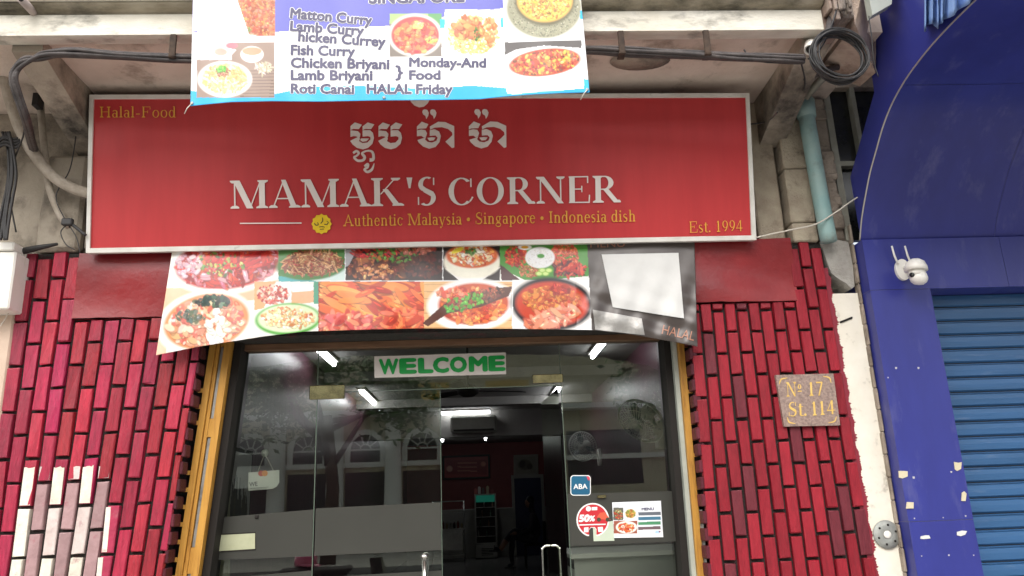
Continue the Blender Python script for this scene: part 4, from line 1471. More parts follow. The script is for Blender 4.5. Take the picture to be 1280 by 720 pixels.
# pictures
P.rect(247, 344, -60, 46, (236, 222, 214))
P.poly([(262, -60), (344, -60), (344, 42), (318, 44), (287, 40)], (190, 140, 110))
P.food(318, 10, 24, 42, [(190, 110, 60), (215, 145, 80), (170, 80, 45), (200, 90, 70)], 330, 2.5, 6, -.55, clip=(262, 344, -60, 45))
P.food(288, 12, 12, 34, [(120, 130, 90), (205, 140, 120), (160, 110, 80)], 90, 2.5, 6, -.5, clip=(262, 344, -60, 43))
P.food(300, 38, 18, 4, [(205, 80, 60), (110, 140, 70)], 30, 2.5, 5, clip=(262, 344, -60, 45))
P.poly([(250, -60), (276, -60), (312, 45), (262, 45), (255, 10)], (250, 248, 246))
P.rect(246, 343, 53, 122, (150, 128, 115))
P.rect(246, 290, 53, 75, (205, 200, 198))
for k in range(9): P.rect(300, 343, 88 + k * 4, 89 + k * 4, (115, 95, 84))
P.poly([(262, 66), (272, 74), (285, 74), (296, 62), (280, 60)], (245, 242, 240)); P.ell(276, 65, 9, 5, (215, 165, 150)); P.ell(290, 57, 8, 4, (190, 120, 130))
P.ell(315, 68, 14, 10, (246, 244, 238)); P.ell(315, 64, 12, 5, (215, 150, 120))
P.ell(281, 99, 33, 22, (248, 246, 238)); P.ell(281, 98, 29, 19, (235, 215, 165))
P.food(281, 99, 26, 16, [(240, 220, 160), (230, 200, 130), (250, 240, 205), (215, 180, 120)], 240, 1.5, 4, asp=5)
P.food(278, 90, 10, 6, [(185, 130, 100), (160, 100, 80)], 40, 2, 4); P.food(276, 86, 6, 4, [(90, 180, 60), (120, 200, 80)], 16, 2, 4)
P.food(330, 85, 10, 7, [(225, 215, 195), (205, 190, 165)], 30, 1.5, 3, asp=5)
P.rect(487, 552, 17, 71, (120, 110, 100)); P.rect(487, 552, 17, 30, (160, 185, 120)); P.rect(535, 552, 17, 34, (90, 150, 90))
P.ell(519, 44, 33, 26, (246, 240, 228)); P.ell(519, 44, 30, 23.5, (205, 75, 75))
P.food(519, 46, 26, 19, [(225, 130, 85), (215, 100, 80), (235, 160, 100), (195, 70, 65)], 190, 3, 8); P.food(522, 32, 7, 5, [(235, 215, 120)], 14, 2, 5); P.food(540, 50, 8, 4, [(170, 190, 90)], 10, 2, 4)
P.rect(550, 556, 24, 35, (20, 175, 225)); P.rect(624, 629, 22, 34, (20, 175, 225))
P.rect(556, 626, 12, 69, (248, 247, 240))
P.food(591, 44, 32, 24, [(240, 215, 120), (245, 230, 160), (225, 180, 90), (235, 200, 110)], 420, 1.4, 3.4, asp=2.6)
P.food(585, 34, 20, 14, [(205, 115, 65), (225, 150, 90), (185, 95, 60)], 60, 4, 9); P.food(612, 40, 8, 18, [(225, 130, 70), (235, 160, 100)], 40, 3, 7); P.food(596, 42, 3, 8, GRN, 10, 2, 4)
P.rect(629, 732, -60, 51, (247, 247, 243))
P.ell(680, 10, 47, 38, (150, 148, 122)); P.food(680, 12, 43, 34, [(120, 120, 95), (185, 180, 150), (100, 100, 80)], 500, 1, 2.2, asp=1.3, jit=8)
P.ell(681, 2, 37, 30, (95, 90, 60)); P.ell(681, 0, 34, 27, (230, 180, 80))
P.food(681, 0, 31, 24, [(240, 195, 80), (225, 165, 60), (205, 130, 60), (150, 105, 60), (245, 220, 120)], 380, 1.6, 4)
P.rect(630, 727, 52, 100, (247, 246, 242)); P.poly([(631, 53), (727, 50), (727, 60), (680, 57), (645, 62), (631, 69)], (85, 80, 78))
P.ell(681, 80, 50, 21, (250, 249, 246), -.03); P.ell(681, 78, 45, 17, (190, 80, 50), -.12)
P.food(681, 78, 42, 14, [(225, 140, 70), (215, 90, 60), (235, 190, 80), (180, 60, 50), (120, 70, 50)], 230, 2.5, 6, -.12)
P.rect(725, 732, 13, 24, (20, 175, 225)); P.rect(730, 737, 99, 112, (20, 175, 225))
W3 = np.array([[WU(PX[j, i], PY[j, i]) for i in range(nu)] for j in range(nv)])
root = thing('menu_banner', 'white and purple menu banner hung from the balcony over the red signboard', 'banner', (-.3, -.9, 3.38))
print_mesh(P, 'printed_sheet', W3, mat('faded vinyl print', (1, 1, 1), (.95, .95, .95), 40, .45, vcol=True), root, .002)
LN = [('Matton Curry', 363, 22, 464, 31, 12.5), ('Lamb Curry', 363, 38, 454, 44, 12.5), ('hicken Currey', 373, 51, 481, 58, 12.5), ('Fish Curry', 364, 68, 443, 70, 12.5),
      ('Chicken Briyani', 364, 84, 486, 86, 12.5), ('Lamb Briyani', 364, 99.5, 465, 100, 12.5), ('Roti Canai', 364, 116, 442, 117, 12), ('HALAL Friday', 459, 116.5, 565, 117, 12),
      ('Monday-And', 512, 83, 607, 84, 11.5), ('Food', 512, 99, 550, 99, 11.5), ('SINGAPORE', 462, 4, 580, 2, 14)]
mo, mi = MB(), MB()
for t, *a in LN:
    sans(mo, t, WU, *a, bold=.085, off=.0006)
    sans(mi, t, WU, *a, bold=.042, off=.0015)
sans(mi, '}', WU, 495, 96, 503, 96, 14, bold=.03, off=.0015)
mo.build('letter_outline', m_paper, root)
mi.build('lettering', m_navy, root)
mb = MB()
for px, py in ((240, 129), (480, 122), (734, 112)): mb.lathe([(.0035, 0), (.008, 0), (.008, .002), (.0035, .0025)], WU(px, py, .002), (0, -1, 0), 12)
mb.build('eyelets', m_zinc, root)
for a, b in (((240, 129), (232, 138)), ((734, 112), (725, 119))):
    p = WU(*a, .003)
    mb = MB().tube([p, p + Vector((-.02, -.0, -.025)), p + Vector((-.035, .01, -.05))], .0022, 5)
    mb.build('tie_string', m_whitewire, root)
# ------------------------------------------------------------------ things stuck on or hung at the glass
WG = onY(GY - .004)
root = thing('welcome_sign', 'pale board reading WELCOME in bold green capitals on the transom glass', 'sign', at(550, 470, GY - .01))
mb = MB()
slab(mb, [(468, 446), (632, 441), (632.5, 468), (468.5, 472.5)], WG, .001, .012)
mb.build('board', m_welcome, root)
mb = MB()
for k, (ch, a, b) in enumerate((('W', 475.5, 497.5), ('E', 502, 519), ('L', 525, 540), ('C', 543, 560), ('O', 564, 582.5), ('M', 588, 608), ('E', 613, 629.5))):
    sl = -.03
    sans(mb, ch, WG, a, 467.5 + (a - 475) * sl, b, 467.5 + (b - 475) * sl, 18, .058, .0135)
mb.build('green_letters', m_green, root)

root = thing('round_sticker', 'round red 50% discount sticker with a motorbike picture on the right glass', 'sticker', at(742, 650, GY - .006))
WR = onY(GY - .0045)


def notch(cx, cy, r):
    pts = []
    for k in range(40):
        a = 2 * math.pi * k / 40
        pts.append((cx + r * math.cos(a), cy + r * math.sin(a) * 1.04))
    o_ = [p for p in pts if not (abs(p[0] - cx) < 4.6 and p[1] > cy)]
    i0 = next(i for i, p in enumerate(o_) if p[0] <= cx - 4.5 and p[1] > cy)
    return o_[:i0] + [(cx + 4.6, cy + r * .97), (cx + 4.6, cy + r * .62), (cx + 2.5, cy + r * .47), (cx - 2.5, cy + r * .47), (cx - 4.6, cy + r * .62), (cx - 4.6, cy + r * .97)] + o_[i0:]


mb = MB()
flat(mb, notch(741, 650, 20.5), WR, .0005)
mb.build('white_rim', m_paper, root)
mb = MB()
flat(mb, notch(741, 650, 18.7), WR, .0012)
mb.build('red_face', mat('sticker red', (.5, .02, .03), rough=.4), root)
mb = MB()
sans(mb, '50', WR, 724, 652, 736, 651.6, 8.5, .06, .002, .15)
sans(mb, '%', WR, 736.5, 651.5, 743, 651.3, 7, .04, .002, .15)
flat(mb, [(724, 655.5), (757, 654.5), (757, 656), (724, 657)], WR, .002)
disc(mb, 735.5, 636, 3.2, 3.2, WR, .002)
flat(mb, [(739.5, 634), (746.5, 633.6), (746.5, 637.6), (739.5, 638)], WR, .002)
flat(mb, [(730, 659.5), (735.5, 659), (735.5, 665), (730, 665.5)], WR, .002)
flat(mb, [(747, 659), (753.5, 658.5), (754, 664.5), (748, 665)], WR, .002)
mb.build('print', m_paper, root)
mb = MB()
flat(mb, [(746.5, 645.5), (750, 641), (756, 640), (761, 647), (763, 650), (758, 650), (752, 649), (747, 649)], WR, .0022)
mb.build('delivery_motorbike', mat('sticker orange red', (.62, .1, .05), rough=.4), root)
mb = MB()
for cx in (748.5, 759.5): disc(mb, cx, 649.5, 2.6, 2.6, WR, .0026)
mb.build('print', m_ink, root)

root = thing('menu_poster', 'white poster with curry photographs and four coloured bars on the right glass', 'poster', at(797, 650, GY - .006))


def paint_menu(P):
    P.rect(700, 900, 600, 700, (225, 228, 232))
    P.rect(700, 900, 661, 700, (240, 240, 243))
    P.rect(766.5, 779, 634.5, 650, (90, 90, 80)); P.food(773, 643, 5, 6, [(190, 70, 40), (150, 150, 90), (90, 60, 40)], 40, 1, 3)
    P.rect(781, 795.5, 635, 650, (235, 235, 230)); P.ell(788, 642, 7, 6, (210, 160, 70)); P.food(788, 642, 6, 5, [(200, 140, 60), (160, 90, 40), (120, 150, 60)], 50, 1, 2.5)
    P.rect(767, 796.5, 651, 667, (150, 80, 60)); P.ell(783, 659, 13, 7.5, (240, 232, 220)); P.food(783, 659, 10, 5.5, [(225, 100, 45), (200, 70, 35), (240, 150, 80)], 80, 1, 3)
    for y, c in ((640.5, (95, 100, 108)), (646.5, (60, 110, 135)), (652.5, (70, 135, 95)), (658.5, (105, 85, 90))): P.poly([(797.5, y), (825.5, y - .8), (826, y + 3.2), (797.8, y + 4)], c)
    P.rect(819, 824, 663, 667, (170, 200, 220)); P.ell(824.5, 664.5, 1.2, 1.2, (120, 50, 90))


print_on(WG, [(765, 628), (826, 626), (829, 671.5), (767.5, 672.5)], 130, 100, paint_menu, 'printed_sheet', m_printU, root, .003)
mb = MB()
sans(mb, 'MENU', WG, 802, 638, 817, 637.5, 3.4, .03, .005)
mb.build('lettering', m_navy, root)

mb = MB()
slab(mb, [(741, 656), (766, 651), (768, 676), (742, 676.5)], onY(GY - .0032), .0002, .0011)
tag(mb.build('paper_note', mat('pale green paper', (.5, .56, .44), (.44, .5, .38), 8, .6)), 'pale green paper stuck between the round red sticker and the white poster', 'paper')

root = thing('payment_sticker', 'square dark blue sticker reading ABA with a small red corner', 'sticker', at(725, 607, GY - .006))


def rrect(x0, x1, y0, y1, r, sk=0):
    pts = []
    for cx, cy, a0 in ((x1 - r, y1 - r, 0), (x0 + r, y1 - r, 90), (x0 + r, y0 + r, 180), (x1 - r, y0 + r, 270)):
        for k in range(6):
            a = R(a0 + 18 * k)
            pts.append((cx + r * math.cos(a), cy + r * math.sin(a)))
    return pts


mb = MB(); flat(mb, rrect(713, 738.5, 594, 619.5, 4), WG, .0005); mb.build('pale_rim', m_paper, root)
mb = MB(); flat(mb, rrect(714, 737.5, 595, 618.5, 3.4), WG, .001); mb.build('blue_face', mat('sticker blue', (.012, .13, .23), (.012, .07, .14), .8, .35), root)
mb = MB(); flat(mb, [(733, 595.3), (736, 595.5), (737.4, 597), (737.4, 600), (735, 600.5)], WG, .0014); mb.build('red_corner', mat('corner red', (.6, .05, .08), rough=.4), root)
mb = MB(); sans(mb, 'ABA', WG, 717, 611.3, 734, 610.8, 6.4, .02, .002); mb.build('lettering', m_paper, root)

mb = MB()
slab(mb, [(261.5, 668), (319.5, 665), (320, 687.5), (261, 691.5)], WG, .0004, .002)
root = thing('paper_label', 'blank yellowed paper strip in a dark border on the left frosted glass', 'label', at(290, 679, GY - .005))
mb.build('border', m_darkframe, root)
mb = MB(); slab(mb, [(263.5, 669.5), (319, 666.5), (319, 686), (263, 689.5)], WG, .0022, .003); mb.build('paper', m_paper_g, root)

root = thing('hanging_card', 'small white card reading WE with red and yellow circles, hung from a suction hook', 'hanging sign', at(330, 600, GY + .012))
WC = onY(GY + .012)
mb = MB()
slab(mb, [(310.5, 590.5), (349, 587.5), (349, 603), (346, 608), (341, 611), (310.5, 613.5)], WC, -.003, 0)
mb.build('card', mat('card white', (.7, .73, .66), (.64, .67, .6), 6, .5), root)
mb = MB(); disc(mb, 326.5, 591.8, 3.8, 3.6, WC, .001); mb.build('red_circle', mat('circle red', (.6, .05, .02), rough=.5), root)
mb = MB(); disc(mb, 331, 591.6, 3.8, 3.6, WC, .0016); mb.build('orange_circle', mat('circle orange', (.75, .28, .03), rough=.5), root)
mb = MB(); sans(mb, 'WE', WC, 312, 608, 322, 607.3, 5.4, .02, .002)
flat(mb, [(313, 610.2), (336, 608.6), (336, 609), (313, 610.7)], WC, .002)
mb.build('lettering', mat('grey ink', (.13, .13, .12), rough=.6), root)
mb = MB()
c = WC(331, 566)
mb.lathe([(.004, -.004), (.022, 0), (.02, .004), (.009, .01), (.004, .014)], c, (0, 1, 0), 16)
mb.build('suction_cup', m_paleframe, root)
mb = MB()
mb.tube([WC(331, 567), WC(322, 590)], .0014, 5); mb.tube([WC(331, 567), WC(342, 588.5)], .0014, 5)
mb.build('string', m_whitewire, root)

# ------------------------------------------------------------------ granite number plaque
root = thing('number_plaque', 'brown granite plaque with gold letters N\u00ba 17 St. 114 on red bricks', 'plaque', at(1008, 533, -.03))
WP = onY(-.03)
mb = MB()
slab(mb, [(968, 469.5), (1040, 467.5), (1048.5, 532), (979, 533.5)], WP, -.004, .018)
mb.build('stone', m_granite, root)
mb = MB()
serif(mb, 'N', WP, 981.5, 496.5, 994, 496, 18, .16, .05, .0195)
serif(mb, 'o', WP, 995.5, 487, 1000, 486.8, 8.5, .2, .07, .0195)
flat(mb, [(995.5, 489), (1000.5, 488.8), (1000.5, 490.2), (995.5, 490.4)], WP, .0195)
serif(mb, '17', WP, 1010, 495.5, 1027, 494.8, 17.5, .16, .05, .0195)
mb.build('gold_lettering', m_goldpaint, root)
mb = MB()
serif(mb, 'St.', WP, 984.5, 521, 1006.5, 520, 17.5, .15, .05, .0195)
serif(mb, '114', WP, 1014, 520, 1041.5, 518, 17.5, .16, .05, .0195)
mb.build('gold_lettering', m_goldpaint, root)
for cx, cy, ax, ay in ((972.5, 473, 1, 1), (1037, 471, -1, 1), (1043.5, 529, -1, -1), (982.5, 530, 1, -1)):
    mb = MB()
    brush(mb, [(cx, cy + 8 * ay, .8), (cx + 1.5 * ax, cy + 3 * ay, 1.6), (cx + 4 * ax, cy + 1.2 * ay, 1.6), (cx + 10 * ax, cy, .8)], WP, .0195)
    mb.build('corner_ornament', m_goldpaint, root)

# ------------------------------------------------------------------ small fixtures on the blue and cream walls
mb = MB()
c = Vector((2.168, -.008, 1.288))
mb.lathe([(.02, 0), (.068, 0), (.074, .004), (.072, .009), (.03, .012), (.022, .009)], c, (0, -1, 0), 28)
root = thing('flange_plate', 'round grey steel flange plate bolted on the cream plaster strip', 'plate', c)
mb.build('plate', m_zinc, root)
MB().lathe([(.0, .0125), (.021, .0125), (.019, .015), (0, .016)], c, (0, -1, 0), 16).build('hub', m_whiteplastic, root)
mb = MB()
for k in range(6):
    a = math.pi / 3 * k + .3
    mb.lathe([(.006, .0105), (.006, .0125)], c + Vector((math.cos(a) * .05, 0, math.sin(a) * .05)), (0, -1, 0), 8)
mb.build('bolt_holes', m_darkframe, root)

root = thing('dome_camera', 'white outdoor dome camera with two upright antennas on the blue cladding', 'camera', (2.5, -.13, 2.7))
B0 = at(1127, 338, -.121)
mb = MB()
q = [(B0.x + .042 * math.cos(R(a)) * 1.0, B0.z + .062 * math.sin(R(a))) for a in range(0, 360, 15)]
mb.prism([(x, -.121, z) for x, z in q], (0, -.02, 0))
mb.build('wall_plate', m_whiteplastic, root)
mb = MB()
mb.tube([(B0.x + .01, -.14, B0.z), (B0.x + .04, -.19, B0.z + .01), (B0.x + .06, -.22, B0.z + .02)], .02, 12)
mb.build('arm', m_whiteplastic, root)
Cc = at(1145, 336, -.235)
mb = MB()
mb.lathe([(.0, .058), (.025, .054), (.047, .038), (.058, .01), (.06, -.012), (.0, -.013)], Cc, (.05, 0, 1), 26)
mb.build('cap', m_whiteplastic, root)
mb = MB()
mb.lathe([(.046, -.0135), (.045, -.04), (.0, -.041)], Cc, (.05, 0, 1), 24)
mb.lathe([(0, .047), (.02, .043), (.038, .028), (.046, .004), (.046, -.006), (.04, -.022), (.024, -.035), (0, -.039)], Cc + Vector((.004, -.004, -.055)), (.1, -.15, 1), 24)
mb.build('eye_ball', m_whiteplastic, root)
mb = MB()
mb.lathe([(0, .0), (.014, 0), (.014, .004), (0, .005)], Cc + Vector((-.04, -.02, -.04)), (-.8, -.5, -.3), 12)
mb.build('lens', m_winglass, root)
for px in (1122.5, 1139):
    p = at(px, 330, -.15)
    mb = MB().tube([p, p + Vector((-.012, 0, .05)), p + Vector((-.018, 0, .108))], [.0058, .0055, .005], 10)
    mb.build('antenna', m_whiteplastic, root)

root = thing('bullet_camera', 'small white bullet camera pointing down under the balcony edge by the cable coil', 'camera', at(1012, 55, -.71))
p0 = at(1012, 73, -.80)
p1 = at(1013.5, 54, -.72)
d = (p0 - p1).normalized()
mb = MB().lathe([(.0, 0), (.026, .002), (.031, .01), (.032, .075), (.026, .078), (.024, .07), (0, .069)], p1, d, 22)
mb.build('body', m_whiteplastic, root)
mb = MB().lathe([(0, .0705), (.022, .0705), (.018, .0735), (0, .074)], p1, d, 16)
mb.build('lens', m_winglass, root)
mb = MB().tube([p1 + Vector((0, .01, -.0)), p1 + Vector((.0, .03, .04)), p1 + Vector((0, .06, .09))], .013, 10)
mb.lathe([(.0, 0), (.03, 0), (.03, .012), (0, .014)], p1 + Vector((0, .03, .1)), (0, 0, -1), 16)
mb.build('bracket', m_paleframe, root)

for i, (px, py, w, h, lab) in enumerate(((1129, 593, 9, 6, 'torn scrap of tan tape, upper left one on the lower blue cladding'), (1137, 632, 8, 6, 'torn yellowish tape scrap just above the cladding joint, left side'),
                                         (1197, 583, 7, 7, 'square tan tape scrap at the shutter edge of the blue cladding'), (1204.5, 621, 5, 8, 'triangular tan tape scrap near the shutter, lower one'),
                                         (1156, 671.5, 11, 3, 'long white tape strip at left below the cladding joint'), (1202, 667, 10, 3.4, 'long white tape strip at right below the cladding joint'))):
    mb = MB()
    r = random.Random(i)
    pts = [(px + w * sx * r.uniform(.7, 1.15), py + h * sy * r.uniform(.6, 1.15) * .8 + (-.8 if sx > 0 else .6)) for sx, sy in ((-1, -1), (.1, -1), (1, -.8), (.9, .9), (-.2, 1), (-.9, .8))]
    pts = [(px + (x - px) * .62, y) for x, y in pts]
    slab(mb, pts, onY(-.1205), 0, .002 + .004 * r.random())
    tag(mb.build('tape_scrap', m_tape if i < 4 else m_label), lab, 'tape scrap', 'tape scraps on the blue cladding')
mb = MB()
r = random.Random(4)
for (px, py) in ((1143, 648), (1152, 695), (1186, 694), (1217, 694), (1179, 647), (1207, 645), (1142, 597), (1120, 460), (1148, 460), (1110, 472), (1189, 590)):
    s = r.uniform(.7, 1.5)
    slab(mb, [(px - s, py - s), (px + s, py - s * .8), (px + s * .8, py + s), (px - s * .7, py + s * .9)], onY(-.1206), 0, .001)
tag(mb.build('tape_flecks', mat('grey tape remnant', (.5, .5, .52), (.35, .35, .4), 30, .7)), 'scattered tiny white tape remnants over the lower blue cladding', 'tape remnants', kind='stuff')

# folded pale blue tarp hanging on the canopy end
root_f = []
mb = MB()
r = random.Random(2)
cols = 26
prof = [(1155, 40), (1158, 33), (1163, 30), (1168, 31), (1171, 36), (1174, 31), (1178, 27), (1186, 22), (1197, 14), (1208, 6), (1217, -2), (1222, -6)]
vs, nrow = [], 12
sp_ = spline([Vector((x, y, 0)) for x, y in prof], 4)
for i, p in enumerate(sp_):
    for j in range(nrow):
        v = j / (nrow - 1)
        py = p.y + (-70 - p.y) * v
        px = p.x + (p.x - 1160) * .1 * v
        Xo = XB - .03 - .025 * math.sin(i * .9) - .012 * math.sin(i * 2.1 + v * 3) - .01 * v
        vs.append(atx(px + 2 * math.sin(i * .9 + v), py, Xo))
mb.smooth = True
mb.add(vs, [(i * nrow + j, (i + 1) * nrow + j, (i + 1) * nrow + j + 1, i * nrow + j + 1) for i in range(len(sp_) - 1) for j in range(nrow - 1)])
o = mb.build('tarp', m_fabric)
so_ = o.modifiers.new('thick', 'SOLIDIFY')
so_.thickness = .004
tag(o, 'folded pale blue tarp hanging beside the curved blue canopy', 'tarp')

# flat grey lamp box on the concrete wall, top right
mb = MB()
q0 = [(1079, -30), (1118, -30), (1112, 8), (1088, 22)]
slab(mb, q0, onY(-.9), -.03, .02)
tag(mb.build('panel_box', m_paleframe), 'flat pale grey metal panel above the cable coil beside the blue cladding', 'panel')

# ------------------------------------------------------------------ pipes and cables
mb = MB()
ctr = [at(996, 92, -.25), at(1002, 108, -.14), at(1005, 122, -.1), at(1008, 145, -.09), at(1020, 215, -.085), at(1036, 302, -.08)]
mb.tube(spline(ctr, 6), .047, 20)
root = thing('drain_pipe', 'teal plastic drain pipe running down the wall right of the red signboard', 'pipe', ctr[-1])
mb.build('pipe', m_teal, root)
for a, b in (((1006.2, 126), (1008.4, 147)),):
    mb = MB().tube([at(*a, -.095), at(*b, -.09)], .055, 20)
    mb.build('collar', m_teal, root)
mb = MB()
mb.tube([at(1007, 122, -.2), at(1024, 102, -.3), at(1046, 82, -.4)], .022, 12)
tag(mb.build('conduit', m_winframe), 'grey conduit slanting up from the teal pipe behind the cable coil', 'conduit')
mb = MB()
mb.tube([at(1005, 92, -.5), at(1024, 88, -.5), at(1048, 84, -.5)], .016, 10)
mb.tube([at(1003, 99, -.48), at(1020, 92, -.48), at(1052, 78, -.48)], .01, 8)
mb.build('cable', m_cable)
tag(bpy.data.objects['cable'], 'short dusty grey cables crossing behind the black coil', 'cable')

# thick cable bundle along the balcony
mb = MB()
path = [(50, 205), (40, 178), (33, 150), (22, 118), (17, 98), (21, 85), (34, 76), (52, 70), (72, 67), (100, 66), (150, 69), (235, 73), (330, 71), (500, 66), (640, 62), (735, 62.5), (790, 65), (860, 68), (920, 71), (975, 73.5), (1005, 74)]
off = random.Random(3)
for k in range(6):
    a = k * 1.047
    pts = []
    for i, (x, y) in enumerate(path):
        tw = a + i * .22
        pts.append(at(x, y, -.765) + Vector((0, math.cos(tw) * .015, math.sin(tw) * .015)) if 6 < i else at(x, y, (.03, -.3, -.6, -.7, -.74, -.75, -.76)[i]) + Vector((math.sin(tw) * .014, 0, math.cos(tw) * .014)))
    mb.tube(spline([p + Vector((0, off.uniform(-.004, .004), off.uniform(-.005, .005))) for p in pts], 6), off.uniform(.008, .0125), 7)
root = thing('cable_bundle', 'thick dusty black cable bundle slung under the balcony edge', 'cable', at(640, 62, -.62))
mb.build('cables', m_cable, root)
for (px, py) in ((216, 61), (777, 57), (884, 58)):
    p = at(px, py, -.79)
    mb = MB().rbox(p.x - .016, p.x + .016, -.8, -.785, p.z - .045, 3.84, .003)
    mb.rbox(p.x - .018, p.x + .018, -.799, -.735, p.z - .05, p.z - .04, .003)
    mb.build('hook', mat('rusty steel', (.07, .045, .03), (.03, .02, .015), 30, .9) if px == 216 else bpy.data.materials['rusty steel'], root)
mb = MB()
cc = at(1047, 73, -.88)
for k in range(16):
    ra = .128 + .016 * off.random() - (.012 if k % 4 == 0 else 0)
    ph = off.random() * 6.28
    pts = []
    for i in range(41):
        a = ph + 6.283 * i / 40
        pts.append(cc + Vector((math.cos(a) * ra + .006 * math.sin(a * 2 + k), -.02 + .03 * off.random() * 0 + .022 * math.sin(k * 1.7 + a), math.sin(a) * ra * (1 + .02 * math.sin(k)) + .006 * math.sin(a + k))))
    mb.tube(pts, .0042, 6, False)
root = thing('cable_coil', 'coil of thin black cable hanging at the right end of the balcony', 'cable coil', cc)
mb.build('loops', m_black, root)
mb = MB().tube(spline([cc + Vector((-.03, -.02, .13)), cc + Vector((-.01, .02, .17)), cc + Vector((.03, .06, .26)), cc + Vector((.1, .1, .42))], 5), .02, 8)
mb.build('hanger', m_cable, root)

# wires on the right
for nm, pts, r_, m_, lab in (
        ('wire', [(945, 297), (962, 293), (990, 287), (1020, 280), (1045, 265), (1062, 253), (1076, 244)], .0042, m_whitewire, 'thin white wire looping from the red signboard to the blue cladding'),
        ('wire', [(938, 155), (950, 154), (962, 150), (972, 140)], .004, m_black, 'short black wire beside the top right corner of the red signboard'),
        ('wire', [(1086, 20), (1090, 50), (1092, 75), (1098, 96)], .0025, m_black, 'thin dark wire hanging from the grey panel in front of the concrete wall'),):
    mb = MB().tube(spline([at(x, y, -.14 if y > 140 else -.9) for x, y in pts], 6), r_, 6)
    tag(mb.build(nm, m_), lab, 'wire')

for pts, lab in (([(930, 62, -.76), (938, 72, -.76), (960, 78, -.76), (985, 76, -.76), (1000, 74, -.76)], 'thin black wire sagging below the cable bundle near the bullet camera'),
                 ([(1000, 74, -.78), (1006, 100, -.6), (1003, 118, -.3)], 'thin black wire dropping from the cable bundle to the teal pipe'),
                 ([(20, 95, -.74), (26, 130, -.6), (30, 165, -.4), (18, 200, -.2), (12, 240, -.12), (20, 290, -.1)], 'thin black wire hanging down the grimy wall at the far left'),
                 ([(1010, 74, -.8), (1026, 60, -.84), (1040, 30, -.88), (1052, -10, -.88)], 'thin black wire rising past the stained pier at the top right')):
    mb = MB().tube(spline([at(x, y, z) for x, y, z in pts], 6), .0045, 6)
    tag(mb.build('wire', m_black), lab, 'wire')
# left: white wrapped pipe, dark cables, box
mb = MB().tube(spline([at(x, y, -.5 + .0016 * y) for x, y in [(-8, 55), (4, 90), (14, 130), (28, 168), (45, 196), (66, 220), (88, 234), (112, 242)]], 8), .03, 12)
tag(mb.build('wrapped_pipe', m_wrap), 'dusty white tape-wrapped pipe curving down to the left end of the signboard', 'pipe')
mb = MB()
mb.tube(spline([at(x, y, -.1) for x, y in [(48, 95), (50, 120), (52, 150), (56, 190), (62, 235), (75, 268), (86, 283)]], 6), .02, 10)
tag(mb.build('plaster_pipe', m_wrap), 'narrow plastered vertical pipe on the grimy wall, behind the wrapped pipe', 'pipe')
mb = MB()
p = at(49, 115, -.16)
mb.rbox(p.x - .018, p.x + .02, -.19, -.13, p.z - .1, p.z + .1, .004)
tag(mb.build('cable_clamp', m_black), 'slim black box fixed at the top of the narrow plastered pipe', 'box')
mb = MB()
for k in range(5):
    mb.tube(spline([at(x + k * 2.2 + off.uniform(-1.5, 1.5), y, -.2 - .012 * k) for x, y in [(4, 165), (9, 190), (10, 220), (6, 245), (1, 275), (0, 300)]], 6), .008, 6)
for k in range(4):
    mb.tube(spline([at(x, y + k * 3.5 + off.uniform(-1, 1), -.24) for x, y in [(-8, 178), (6, 170), (18, 174), (26, 170)]], 5), .008, 6)
tag(mb.build('cable_tangle', m_black), 'tangle of black wires at the left edge above the white box', 'cables')
mb = MB()
mb.tube(spline([at(x, y, -.13) for x, y in [(96, 160), (92, 190), (86, 215), (70, 245), (80, 272), (88, 285)]], 6), .0032, 6)
mb.tube(spline([at(x, y, -.14) for x, y in [(84, 277), (92, 282), (107, 294)]], 6), .009, 8)
mb.tube(spline([at(x, y, -.14) for x, y in [(85, 280), (76, 290), (82, 305), (93, 312)]], 6), .003, 6)
mb.tube(spline([at(x, y, -.14) for x, y in [(88, 284), (96, 298), (100, 316)]], 6), .003, 6)
mb.rbox(*[v for v in (at(85, 278, -.14).x - .03, at(85, 278, -.14).x + .03, -.16, -.13, at(85, 278, -.14).z - .02, at(85, 278, -.14).z + .02)], .006)
tag(mb.build('wire', m_black), 'knotted black wires at the lower left corner of the red signboard', 'wire')
mb = MB().tube([at(24, 315, -.06), at(46, 310, -.06), at(72, 305, -.06)], [.02, .016, .008], 10)
tag(mb.build('cable', m_black), 'cut end of thick black cable lying on top of the left red brick wall', 'cable')
mb = MB().tube(spline([at(x, y, -.06) for x, y in [(32, 318), (29, 335), (22, 350), (21, 362), (18, 376), (8, 396), (0, 408)]], 6), .0028, 6)
tag(mb.build('wire', m_whitewire), 'thin pale wire dangling beside the white box at the left edge', 'wire')

root = thing('wall_box', 'white metal box at the left edge beside the red brick wall', 'box', at(0, 387, -.12))
x1 = at(18, 345, -.15).x
zt, zb = at(14, 303, -.15).z, at(14, 386, -.15).z
MB().rbox(x1 - .5, x1 - .008, -.15, .05, zb, zt - .05, .008).build('body', m_whiteplastic, root)
MB().rbox(x1 - .51, x1 - .02, -.16, .05, zt - .048, zt, .006).build('lid', m_whiteplastic, root)
mb = MB().rbox(-2.92, -2.5, -.02, .06, .125, 2.62, .01)
tag(mb.build('peach_pier', m_peach), 'peach tiled pier at the left edge, left of the red bricks', 'wall')
mb = MB().box(-4.0, -2.5, .03, .3, 2.62, 2.969)
tag(mb.build('plaster_wall', m_plaster), 'grey plaster strip of wall behind the white box', 'wall')
